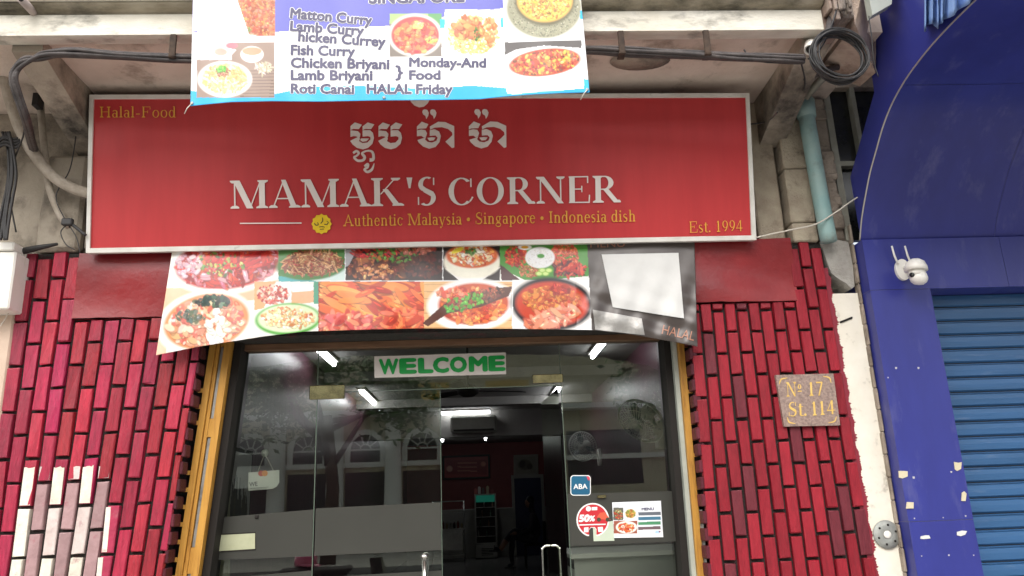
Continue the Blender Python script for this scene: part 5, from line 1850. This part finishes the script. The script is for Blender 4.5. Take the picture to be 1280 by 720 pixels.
# ------------------------------------------------------------------ dining room behind the glass
FZ = .36
XL, XR, YB, CL = -1.75, 1.75, 16.0, 3.1
for nm, bx, m, lab in (('side_wall', (XL - .1, XL, .31, YB, FZ, CL), m_iwall, 'glossy maroon panelled left wall inside the dining room'),
                       ('side_wall', (XR, XR + .1, .31, YB, FZ, CL), m_iwall, 'glossy maroon panelled right wall inside the dining room')):
    tag(MB().box(*bx).build(nm, m), lab, 'wall')
root = thing('back_wall', 'far maroon back wall of the dining room with grey tiled lower part', 'wall', (0, YB, FZ))
MB().box(XL - .1, XR + .1, YB, YB + .15, 1.5, CL).build('painted_wall', m_iback, root)
MB().box(XL - .1, XR + .1, YB - .012, YB + .15, FZ, 1.498).build('dado', m_dado, root)
mb = MB().box(XL - .1, XR + .1, .302, YB + .15, CL, CL + .1)
tag(mb.build('ceiling', m_iceil), kind='structure')
mb = MB()
for y in (2.4, 4.9, 7.4): mb.box(XL, XR, y, y + .22, CL - .12, CL - .001)
tag(mb.build('ceiling_beams', m_iceil), kind='structure')
mb = MB().box(XL, XR, 9.0, 9.25, 2.66, CL - .002)
tag(mb.build('cross_beam', m_iceil), 'dark cross beam under the ceiling halfway down the dining room', 'beam')


def tube_light(a, b, z, lab):
    a, b = Vector(a), Vector(b)
    root = thing('ceiling_light', lab, 'ceiling light', ((a.x + b.x) / 2, (a.y + b.y) / 2, z), 'fluorescent ceiling lights in the dining room')
    d = (b - a).normalized()
    n_ = Vector((-d.y, d.x, 0)) * .045
    mb = MB()
    q = [a - n_, b - n_, b + n_, a + n_]
    mb.hexa([(p.x, p.y, z - .028) for p in q] + [(p.x, p.y, z) for p in q])
    mb.build('housing', m_whiteplastic, root)
    mb = MB()
    mb.tube([(a.x, a.y, z - .05), (b.x, b.y, z - .05)], .024, 10)
    mb.build('tube', m_tube, root)


tube_light((-1.52, 3.0, 0), (-1.5, 4.1, 0), CL - .002, 'lit fluorescent tube nearest the entrance on the left side of the ceiling')
tube_light((-1.5, 6.1, 0), (-1.48, 8.0, 0), CL - .002, 'lit fluorescent tube at left, second from the entrance, above the tree reflection')
tube_light((1.3, 3.05, 0), (1.29, 4.1, 0), CL - .002, 'lit fluorescent tube nearest the entrance on the right side of the ceiling')
tube_light((1.16, 6.4, 0), (1.15, 7.7, 0), CL - .002, 'lit fluorescent tube at right, second from the entrance')
tube_light((-.56, 8.86, 0), (.24, 8.86, 0), CL - .002, 'lit horizontal fluorescent tube right above the air conditioner')
tube_light((-.78, 13.8, 0), (-.78, 14.3, 0), CL - .002, 'small lit tube far back on the left beyond the cross beam')
tube_light((.22, 13.8, 0), (.22, 14.3, 0), CL - .002, 'small lit tube far back beyond the cross beam, below the air conditioner')

root = thing('air_conditioner', 'long pale split air conditioner on the dark cross beam', 'air conditioner', (-.06, 8.9, 2.72))
p0, p1 = at(563, 521, 8.9), at(621, 540, 8.9)
MB().rbox(p0.x, p1.x, 8.78, 8.998, p1.z, p0.z, .03).build('body', m_dado, root)
MB().box(p0.x + .05, p1.x - .05, 8.774, 8.779, p1.z + .02, p1.z + .05).build('louvre', m_darkframe, root)

for (a, b), nm, lab, fr in ((((553, 570), (613, 598)), 'wide', 'wide framed red panel on the back wall above the drinks fridge', (.02, .014, .01)),
                            (((642, 569), (673, 594)), 'small', 'small pale framed picture on the back wall above the dark door', (.25, .24, .2))):
    p0, p1 = at(*a, YB), at(*b, YB)
    root = thing('framed_picture', lab, 'picture', ((p0.x + p1.x) / 2, YB, p1.z))
    mb = MB()
    w = .05
    for x0, x1, z0, z1 in ((p0.x, p1.x, p0.z - w, p0.z), (p0.x, p1.x, p1.z, p1.z + w), (p0.x, p0.x + w, p1.z + w, p0.z - w), (p1.x - w, p1.x, p1.z + w, p0.z - w)):
        mb.box(x0, x1, YB - .04, YB - .001, z0, z1)
    mb.build('frame', mat('picture frame ' + nm, fr, rough=.5), root)

    def pm(P, nm=nm, p0=p0, p1=p1):
        if nm == 'wide':
            P.rect(0, 2000, 0, 2000, (150, 60, 55)); P.rect(558, 608, 575, 593, (125, 40, 40))
            for k in range(3): P.rect(572, 596, 578 + k * 5, 579.5 + k * 5, (180, 110, 90))
            P.ell(562, 586, 4, 4, (200, 150, 130)); P.ell(604, 580, 3.4, 3.4, (185, 110, 90))
        else:
            P.rect(0, 2000, 0, 2000, (130, 128, 115)); P.ell(656, 581, 9, 7, (90, 85, 75)); P.ell(653, 580, 4, 5, (60, 52, 45)); P.ell(662, 583, 4, 4, (70, 62, 52))
    print_on(onY(YB - .02), [(a[0], a[1]), (b[0], a[1] - 1), (b[0], b[1]), (a[0], b[1] + 1)], 60, 40, pm, 'print', m_picture, root)

# picture on the left wall near the glass: trees on a pale sky
root = thing('framed_picture', 'dark framed picture of dark trees on the left wall behind the glass', 'picture', (XL, 1.6, 1.55))
MB().box(XL + .001, XL + .03, 1.15, 1.95, 1.42, 1.99).build('frame', m_darkframe, root)
u, v = np.meshgrid(np.linspace(1.18, 1.92, 90), np.linspace(1.96, 1.45, 80))
P = Print(u, v)
P.rect(0, 9, 0, 9, (178, 180, 172))
for k in range(60):
    t = P.rg.rand()
    x, h = 1.25 + .6 * t, .12 + .26 * P.rg.rand() * (1 - abs(t - .5) * 1.3)
    c = [(30, 34, 26), (52, 48, 30), (70, 58, 36), (24, 26, 22)][P.rg.randint(4)]
    P.poly([(x - .03, 1.45), (x + .03, 1.45), (x + .008, 1.46 + h), (x - .006, 1.46 + h)], c)
W3 = np.stack([np.full(u.shape, XL + .034), u, v], -1)
print_mesh(P, 'print', W3, m_picture, root, (-.002, 0, 0))

# drinks fridge
root = thing('drinks_fridge', 'tall glass-door drinks fridge with a teal lit header against the back wall', 'fridge', (.19, 15.2, FZ))
x0, x1, zt = -.075, .445, 1.84
mb = MB()
mb.rbox(x0, x1, 15.25, 15.8, FZ + .02, zt, .012)
mb.build('cabinet', m_darkframe, root)
mb = MB()
for a, b, c_, d_ in ((x0, x0 + .035, FZ + .33, zt), (x1 - .035, x1, FZ + .33, zt), (x0 + .035, x1 - .035, zt - .03, zt), (x0 + .035, x1 - .035, FZ + .33, FZ + .36)): mb.box(a, b, 15.21, 15.249, c_, d_)
mb.build('door_frame', m_dado, root)
MB().rbox(x0, x1, 15.2, 15.249, FZ + .02, FZ + .325, .008).build('lower_panel', m_dado, root)
mb = MB()
for k in range(5): mb.box(x0 + .14, x1 - .1, 15.195, 15.1995, FZ + .08 + k * .035, FZ + .095 + k * .035)
mb.build('vent', m_darkframe, root)
MB().box(x0 + .036, x1 - .036, 15.215, 15.248, zt - .19, zt - .031).build('lit_header', m_lightbox, root)
mb = MB()
for k in range(4): mb.box(x0 + .036, x1 - .036, 15.22, 15.248, .86 + k * .22, .872 + k * .22)
mb.build('shelves', m_steel, root)
for k in range(14):
    x, s_ = x0 + .08 + .05 * (k % 8), .87 + .22 * (k % 4)
    b_ = MB().lathe([(.018, 0), (.019, .09), (.008, .12), (.008, .15)], (x, 15.236, s_ + .003), (0, 0, 1), 8)
    b_.build('bottle', mat('bottle %d' % k, [(.12, .2, .14), (.2, .12, .08), (.25, .25, .24)][k % 3], rough=.3), root)
for k, (x, h, c_) in enumerate(((-.04, .12, (.35, .1, .08)), (.05, .16, (.4, .38, .34)), (.14, .13, (.12, .1, .08)), (.25, .17, (.3, .26, .16)), (.36, .1, (.2, .06, .05)))):
    mb = MB().rbox(x - .035, x + .035, 15.35, 15.45, zt, zt + h, .006)
    mb.rbox(x - .02, x + .02, 15.36, 15.44, zt + h, zt + h + .02, .004)
    tag(mb.build('box', mat('box %d' % k, c_, rough=.6)), ['dark red', 'pale grey', 'brown', 'tan', 'maroon'][k] + ' box on top of the drinks fridge', 'box', 'boxes on the drinks fridge')

# serving cart with a shelf rack
root = thing('serving_cart', 'steel serving cart with an upper rack, left of the drinks fridge', 'cart', (-.66, 14.6, FZ))
xa, xb = -1.05, -.3
mb = MB().box(xa, xb, 14.4, 14.9, 1.05, 1.09)
mb.build('top', m_steel, root)
MB().box(xa + .03, xb - .06, 14.42, 14.88, .62, 1.045).build('cabinet', m_steel, root)
for x in (xa + .02, xb - .02):
    for y in (14.42, 14.88): MB().tube([(x, y, FZ + .06), (x, y, 1.7)], .014, 8).build('post', m_steel, root)
for x in (xa + .02, xb - .02):
    for y in (14.42, 14.88): MB().lathe([(.035, -.015), (.035, .015)], (x, y, FZ + .036), (1, 0, 0), 12).build('wheel', m_black, root)
for z in (1.42, 1.68): MB().box(xa + .01, xb - .01, 14.41, 14.89, z, z + .02).build('shelf', m_steel, root)
MB().box(xa + .02, xb - .02, 14.42, 14.88, .5, .52).build('shelf', m_steel, root)
for k in range(8):
    x = xa + .08 + k * .085
    h = .1 + .08 * rnd.random()
    mb = MB().lathe([(.026, 0), (.028, h * .7), (.012, h * .85), (.012, h)], (x, 14.5 + .05 * (k % 3), 1.091), (0, 0, 1), 10)
    tag(mb.build('bottle', mat('sauce %d' % k, [(.3, .3, .26), (.03, .02, .02), (.2, .05, .03), (.25, .2, .1)][k % 4], rough=.3)), 'sauce bottle standing on the steel serving cart', 'bottle', 'sauce bottles on the serving cart')

# back door, pillar
root = thing('back_door', 'dark blue door in a pale frame in the back wall', 'door', (1.27, YB, FZ))
mb = MB()
for a, b, c_, d_ in ((.86, .93, FZ, 2.28), (1.6, 1.67, FZ, 2.28), (.93, 1.6, 2.2, 2.28)): mb.box(a, b, YB - .05, YB - .013, c_, d_)
mb.build('frame', m_dado, root)
MB().box(.931, 1.599, YB - .03, YB - .0125, FZ, 2.199).build('leaf', m_bluepaint, root)
root = thing('pillar', 'green painted pillar with blue papers, right of the back door', 'pillar', (1.3, 8.9, FZ))
MB().rbox(1.2, 1.42, 8.9, 9.1, FZ, 2.659, .01).build('shaft', m_greycol, root)
for (a, b), cc_ in (((690, 598), (.05, .07, .25)), ((690, 611), (.09, .11, .3))) and [((684, 590), (.04, .05, .2)), ((685.5, 604), (.1, .12, .32))]:
    p = at(a, b, 8.89)
    MB().box(p.x, p.x + .14, 8.894, 8.899, p.z - .13, p.z + .02).build('paper', mat('blue paper', cc_, rough=.6), root)

# wall fans on the right wall


def wall_fan(c, face, wall, rad, lab):
    c, face = Vector(c), Vector(face).normalized()
    root = thing('wall_fan', lab, 'fan', c, 'wall fans in the dining room')
    u = face.orthogonal().normalized()
    w = face.cross(u)
    mb = MB()
    P_ = lambda r, a, h: c + face * h + (u * math.cos(a) + w * math.sin(a)) * r
    for r, h, t in ((rad, 0, .006), (rad * .99, -.02, .004), (rad * .7, .05, .0025), (rad * .35, .075, .0025), (rad * .7, -.06, .0025)):
        mb.tube([P_(r, 2 * math.pi * i / 40, h) for i in range(41)], t, 6, False)
    for k in range(36):
        a = 2 * math.pi * k / 36
        mb.tube([P_(rad * .16, a, .082), P_(rad * .5, a + .12, .068), P_(rad * .85, a + .2, .034), P_(rad, a + .22, 0), P_(rad * .8, a + .22, -.045), P_(rad * .25, a + .22, -.075)], .0024, 4, False)
    mb.build('cage', m_fanmetal, root)
    mb = MB().lathe([(0, .088), (rad * .13, .086), (rad * .17, .08), (0, .079)], c, face, 18)
    mb.build('badge', m_fanmetal, root)
    for k in range(3):
        a0 = 2 * math.pi * k / 3
        mb = MB()
        vs = []
        for i in range(7):
            r = rad * (.15 + .72 * i / 6)
            wd = .25 + .55 * math.sin(math.pi * min(1, .25 + i / 7))
            vs += [P_(r, a0 - wd * .5, -.015), P_(r, a0 + wd * .5, .02)]
        mb.add(vs, [(2 * i, 2 * i + 1, 2 * i + 3, 2 * i + 2) for i in range(6)])
        mb.build('blade', m_fanblade, root)
    mb = MB().lathe([(0, -.08), (.035, -.08), (.06, -.095), (.062, -.17), (.045, -.2), (0, -.205)], c, face, 20)
    mb.build('motor', m_fanmetal, root)
    wall = Vector(wall)
    mb = MB().tube([c - face * .14, (c - face * .14) * .5 + wall * .5 + Vector((0, 0, -.03)), wall + Vector((-.05, 0, 0))], .022, 10)
    mb.rbox(wall.x - .05, XR - .001, wall.y - .07, wall.y + .07, wall.z - .13, wall.z + .1, .01)
    mb.build('bracket', m_whiteplastic, root)


c = at(801, 527, 2.0)
wall_fan(c, (-.55, -.5, -.58), (1.53, 2.2, c.z - .08), .2, 'pale grey caged wall fan tilted down, on the right wall near the entrance')
c = at(728, 558, 6.6)
wall_fan(c, (-.45, -.85, -.2), (XR, 6.9, c.z - .12), .2, 'small grey wall fan farther back on the right wall, above the blue sticker')

# ceiling fan
c = at(585, 489, 3.0)
root = thing('ceiling_fan', 'dark ceiling fan on a thin rod below the WELCOME board', 'fan', c)
MB().tube([(c.x, 3.0, CL - .002), (c.x, 3.0, c.z + .05)], .011, 8).build('rod', m_darkframe, root)
MB().lathe([(.0, .07), (.05, .07), (.06, .0)], (c.x, 3.0, CL - .075), (0, 0, 1), 16).build('canopy', m_darkframe, root)
MB().lathe([(0, .06), (.06, .055), (.1, .03), (.1, -.02), (.05, -.05), (0, -.055)], c, (0, 0, 1), 20).build('motor', m_darkframe, root)
for k in range(3):
    a = .3 + k * 2.094
    d, n_ = Vector((math.cos(a), math.sin(a), 0)), Vector((-math.sin(a), math.cos(a), 0))
    mb = MB()
    p = [c + d * .1 - n_ * .04 + Vector((0, 0, -.01)), c + d * .55 - n_ * .07 + Vector((0, 0, -.015)), c + d * .55 + n_ * .07 + Vector((0, 0, .015)), c + d * .1 + n_ * .04 + Vector((0, 0, .01))]
    mb.prism(p, (0, 0, .006))
    mb.build('blade', m_darkframe, root)

# counter behind the right glass
root = thing('counter', 'pale counter with a dark edged top behind the right glass pane', 'counter', (1.1, 1.2, FZ))
MB().box(.60, 1.7, .92, 1.6, FZ, 1.17).build('body', m_counter, root)
MB().rbox(.575, 1.72, .88, 1.62, 1.172, 1.205, .006).build('top', m_counter, root)
MB().box(.596, .599, .92, 1.6, 1.11, 1.168).build('edge_band', m_darkframe, root)
# tan board leaning inside the left pane
mb = MB().hexa([(-1.49, .36, FZ), (-1.33, .36, FZ), (-1.33, .39, FZ), (-1.49, .39, FZ), (-1.455, .36, 1.76), (-1.415, .36, 1.76), (-1.415, .39, 1.76), (-1.455, .39, 1.76)])
tag(mb.build('board', m_paper_g), 'narrow tan board standing behind the left edge of the glass', 'board')

# chair and the seated person
S = Vector((1.12, 12.1, FZ))
root = thing('chair', 'dark chair under the person sitting in front of the back door', 'chair', S)
MB().rbox(S.x - .22, S.x + .22, 11.9, 12.32, FZ + .4, FZ + .44, .012).build('seat', m_darkframe, root)
MB().rbox(S.x + .18, S.x + .22, 11.92, 12.3, FZ + .5, FZ + .85, .012).build('backrest', m_darkframe, root)
for sx in (-.19, .2):
    for y in (11.93, 12.29): MB().tube([(S.x + sx, y, FZ), (S.x + sx, y, FZ + (.4 if sx < 0 else .86))], .014, 8).build('leg', m_darkframe, root)


def skin_chain(name, nodes, edges, m, parent=None, origin=None, lab=None):
    """one continuous body grown from a skeleton of (x, y, z, r, r2)"""
    me = bpy.data.meshes.new(name)
    og = ORIG[parent.name] if parent else Vector(origin)
    me.from_pydata([tuple(Vector(n[:3]) - og) for n in nodes], edges, [])
    o = bpy.data.objects.new(name, me)
    col.objects.link(o)
    if parent: o.parent = parent
    else: o.location = og
    ORIG[o.name] = og
    sk = o.modifiers.new('skin', 'SKIN')
    for v, n in zip(me.skin_vertices[0].data, nodes):
        v.radius = (n[3], n[4] if len(n) > 4 else n[3])
    me.skin_vertices[0].data[0].use_root = True
    sb = o.modifiers.new('sub', 'SUBSURF')
    sb.levels = sb.render_levels = 2
    dg = bpy.context.evaluated_depsgraph_get()
    m2 = bpy.data.meshes.new_from_object(o.evaluated_get(dg))
    o.modifiers.clear()
    o.data = m2
    m2.materials.clear()
    m2.materials.append(m)
    m2.polygons.foreach_set('use_smooth', [True] * len(m2.polygons))
    return o


hx, hy, hz = S.x + .04, 12.1, FZ + .52
N_ = [(hx, hy, hz, .14, .16), (hx + .0, hy, hz + .16, .125, .15), (hx - .03, hy, hz + .36, .13, .17), (hx - .06, hy, hz + .5, .065, .07), (hx - .08, hy, hz + .58, .05),
      (hx - .1, hy, hz + .68, .085, .08), (hx - .11, hy, hz + .75, .075, .07),
      (hx - .04, hy - .19, hz + .44, .06), (hx - .1, hy - .25, hz + .2, .045), (hx - .3, hy - .16, hz + .12, .035), (hx - .38, hy - .13, hz + .13, .028),
      (hx - .04, hy + .19, hz + .44, .06), (hx - .1, hy + .25, hz + .2, .045), (hx - .3, hy + .14, hz + .16, .035), (hx - .38, hy + .1, hz + .17, .028),
      (hx - .06, hy - .1, hz - .02, .1), (hx - .48, hy - .08, hz + .07, .075), (hx - .52, hy - .06, hz - .3, .05), (hx - .5, hy - .06, hz - .46, .04), (hx - .6, hy - .06, hz - .49, .035),
      (hx - .06, hy + .1, hz - .02, .1), (hx - .44, hy + .04, hz + .18, .075), (hx - .66, hy - .1, hz - .06, .052), (hx - .74, hy - .12, hz - .17, .04), (hx - .86, hy - .12, hz - .13, .034)]
E_ = [(0, 1), (1, 2), (2, 3), (3, 4), (4, 5), (5, 6), (2, 7), (7, 8), (8, 9), (9, 10), (2, 11), (11, 12), (12, 13), (13, 14), (0, 15), (15, 16), (16, 17), (17, 18), (18, 19), (0, 20), (20, 21), (21, 22), (22, 23), (23, 24)]
person = skin_chain('person', N_, E_, m_darkcloth, None, (hx, hy, hz))
tag(person, 'person in dark clothes sitting with one leg crossed in front of the back door', 'person')
head = Vector((hx - .11, hy, hz + .72))
mb = MB()
mb.lathe([(0, .105), (.05, .095), (.08, .06), (.088, .01), (.08, -.03), (0, -.035)], head + Vector((.012, 0, .01)), (.12, 0, 1), 18)
mb.build('hair', m_hair, person)
mb = MB()
mb.lathe([(0, .075), (.045, .065), (.07, .03), (.074, -.01), (.062, -.06), (.036, -.1), (0, -.108)], head + Vector((-.022, 0, -.012)), (.08, 0, 1), 18)
mb.lathe([(0, -.0), (.014, .008), (.01, .04), (0, .05)], head + Vector((-.095, 0, -.04)), (.25, 0, 1), 8)
for sy in (-.03, .03): mb.lathe([(0, .0), (.009, .003), (0, .006)], head + Vector((-.094, sy, .012)), (-1, 0, 0), 8)
mb.build('face', m_skin, person)
mb = MB().tube([(hx - .62, hy - .075, hz - .01), (hx - .70, hy - .115, hz - .13), (hx - .74, hy - .12, hz - .17)], [.06, .05, .046], 12)
mb.build('bare_shin', m_skin, person)
for q in ((hx - .40, hy - .13, hz + .13), (hx - .40, hy + .1, hz + .17)):
    hn = MB()
    hn.tube([q, (q[0] - .05, q[1], q[2] - .005), (q[0] - .085, q[1], q[2] - .012)], [.026, .034, .028], 10)
    for f in range(4):
        y = q[1] - .026 + f * .017
        hn.tube([(q[0] - .08, y, q[2] - .008), (q[0] - .115, y, q[2] - .014), (q[0] - .14 + .008 * abs(f - 1.5), y, q[2] - .03)], [.0088, .008, .006], 6)
    hn.tube([(q[0] - .03, q[1] + .028, q[2]), (q[0] - .07, q[1] + .046, q[2] + .01), (q[0] - .095, q[1] + .044, q[2] + .004)], [.011, .009, .007], 6)
    hn.build('hand', m_skin, person)
mb = MB().rbox(hx - .96, hx - .72, hy - .17, hy - .07, hz - .205, hz - .18, .01)
mb.tube([(hx - .86, hy - .17, hz - .18), (hx - .84, hy - .12, hz - .09), (hx - .86, hy - .07, hz - .18)], .012, 6)
mb.build('sandal', m_black, person)
mb = MB().rbox(hx - .66, hx - .44, hy - .11, hy - .01, FZ + .001, FZ + .02, .006)
mb.build('sandal', m_black, person)

# ------------------------------------------------------------------ the street behind the photographer, seen mirrored in the glass
OY = -24.5
root = thing('opposite_building', 'pale colonial building with arched windows across the street, mirrored in the glass', 'building', (0, OY, 0))
mb = MB()
bays = [(-14.6 + i * 2.1) for i in range(15)]
mb.box(-16, 16, OY - 6, OY - .6, 0, 12)
mb.build('wall', m_opp, root)
mb = MB()
for x in [b for b in bays if b < 1.2]:
    mb.lathe([(.42, 0), (.42, .5), (.34, .56), (.28, 4.7), (.4, 4.8), (.4, 4.95)], (x - 1.05, OY - .25, 0), (0, 0, 1), 18)
mb.box(-16, 16, OY - .59, OY - .4, 3.12, 3.3)
mb.box(-16, 16, OY - .55, OY + .2, 4.96, 5.15)
mb.box(-16, 16, OY - .55, OY - .05, 7.6, 7.9)
for x in bays:
    for z0 in (3.31,) if x < 1.2 else ():
        for i in range(14):
            a0, a1 = math.pi * i / 14, math.pi * (i + 1) / 14
            q8 = []
            for y in (OY - .598, OY - .45):
                for r_, a_ in ((.74, a0), (.55, a0), (.55, a1), (.74, a1)): q8.append((x + r_ * math.cos(a_), y, z0 + .45 + r_ * math.sin(a_)))
            mb.hexa(q8)
        mb.box(x - .74, x - .55, OY - .598, OY - .45, z0, z0 + .45)
        mb.box(x + .55, x + .74, OY - .598, OY - .45, z0, z0 + .45)
        for a_ in (36, 72, 108, 144): mb.tube([(x + .2 * math.cos(R(a_)), OY - .55, z0 + .45 + .2 * math.sin(R(a_))), (x + .56 * math.cos(R(a_)), OY - .55, z0 + .45 + .56 * math.sin(R(a_)))], .025, 6)
        mb.tube([(x + .2 * math.cos(R(k * 15)), OY - .55, z0 + .45 + .2 * math.sin(R(k * 15))) for k in range(13)], .025, 6)
        mb.box(x - .55, x + .55, OY - .57, OY - .52, z0 + .42, z0 + .48)
mb.build('trim', m_opptrim, root)
mb = MB()
for x in [b for b in bays if b < 1.2]:
    pts = [(x - .56, 3.31), (x + .56, 3.31)] + [(x + .56 * math.cos(math.pi * i / 14), 3.76 + .56 * math.sin(math.pi * i / 14)) for i in range(15)]
    mb.prism([(px, OY - .598, pz) for px, pz in pts], (0, .01, 0))
    mb.box(x - .72, x + .72, OY - .62, OY - .585, .1, 2.95)
mb.box(3.4, 6.2, OY - .62, OY - .585, 2.2, 4.2)
mb.build('openings', m_oppdark, root)
for k, (x, z, w, c_) in enumerate(((-3.9, 5.35, 1.5, m_yelsign), (-1.6, 5.4, 1.3, m_yelsign), (1.2, 5.4, 1.6, m_yelsign), (-8, 2.5, 1.6, m_opptrim))):
    MB().box(x - w / 2, x + w / 2, OY + .22, OY + .32, z, z + .65).build('shop_board', c_, root)


def tree(x, y, h, seed, lab):
    r = random.Random(seed)
    root = thing('street_tree', lab, 'tree', (x, y, .1), 'street trees across the road')
    mb = MB()
    mb.tube([(x, y, .1), (x + .1, y, h * .3), (x - .05, y + .1, h * .55)], [.2, .16, .11], 10)
    tips = []
    for k in range(7):
        a = k * .9 + r.random()
        e = Vector((x + math.cos(a) * h * .25, y + math.sin(a) * h * .25, h * (.6 + .3 * r.random())))
        mb.tube([(x - .03, y + .05, h * (.35 + .03 * k)), ((x + e.x) / 2, (y + e.y) / 2, h * .55), e], [.08, .05, .02], 6)
        tips.append(e)
    mb.build('trunk', m_bark, root)
    mb = MB()
    for k in range(5200):
        t = tips[r.randrange(7)]
        p = t + Vector((r.gauss(0, .45), r.gauss(0, .45), r.gauss(0, .36) - (.5 * r.random() ** 2 if k % 5 == 0 else 0)))
        a, b = Vector((r.gauss(0, 1), r.gauss(0, 1), r.gauss(0, .6))).normalized(), Vector((r.gauss(0, 1), r.gauss(0, 1), r.gauss(0, 1))).normalized()
        s_ = .07 + .07 * r.random()
        mb.add([p - a * s_, p + b * s_ * .5, p + a * s_, p - b * s_ * .5], [(0, 1, 2, 3)])
    mb.build('crown', m_leaf, root)


tree(-3.5, -14.5, 6.9, 1, 'leafy street tree with a straight trunk across the road, mirrored in the left door')
tree(6.3, -16, 6.6, 2, 'leafy street tree across the road, mirrored in the right glass pane')
tree(-8.5, -16, 7.0, 3, 'leafy street tree farthest left across the road')

# scooter beside the photographer
bx, by = -1.55, -4.9
root = thing('scooter', 'dark parked motor scooter at the kerb, mirrored in the lower left door', 'scooter', (bx, by, .12))
for sx in (-.62, .62):
    w = MB()
    pts = [(bx + sx + .2 * math.cos(a * .2618), by, .33 + .2 * math.sin(a * .2618)) for a in range(25)]
    w.tube(pts, .05, 8, False)
    wo = w.build('wheel', m_black, root)
    MB().lathe([(.0, -.03), (.16, -.03), (.16, .03), (0, .03)], (bx + sx, by, .33), (0, 1, 0), 18).build('rim', m_steel, wo)
mb = MB()
mb.rbox(bx - .75, bx + .1, by - .13, by + .13, .45, .85, .06)
mb.rbox(bx - .15, bx + .5, by - .1, by + .1, .35, .45, .03)
mb.hexa([(bx + .38, by - .17, .42), (bx + .55, by - .17, .42), (bx + .55, by + .17, .42), (bx + .38, by + .17, .42), (bx + .3, by - .15, 1.0), (bx + .42, by - .12, 1.0), (bx + .42, by + .12, 1.0), (bx + .3, by + .15, 1.0)])
mb.build('body', m_scoot, root)
MB().rbox(bx - .72, bx + .08, by - .14, by + .14, .852, .93, .03).build('seat', m_black, root)
MB().tube([(bx + .3, by - .34, 1.1), (bx + .38, by - .1, 1.04), (bx + .38, by + .1, 1.04), (bx + .3, by + .34, 1.1)], .02, 8).build('handlebar', m_chrome, root)
mb = MB().lathe([(0, .16), (.07, .15), (.12, .1), (.135, .03), (.13, -.03), (0, -.035)], (bx - .45, by, .97), (0, 0, 1), 22)
root = thing('helmet', 'pink open helmet resting on the scooter seat', 'helmet', (bx - .45, by, .935))
mb.build('shell', m_pink, root)
MB().lathe([(.125, 0), (.155, -.02), (.15, -.03), (.12, -.02)], (bx - .42, by, .97), (.15, 0, 1), 22).build('brim', m_pink, root)
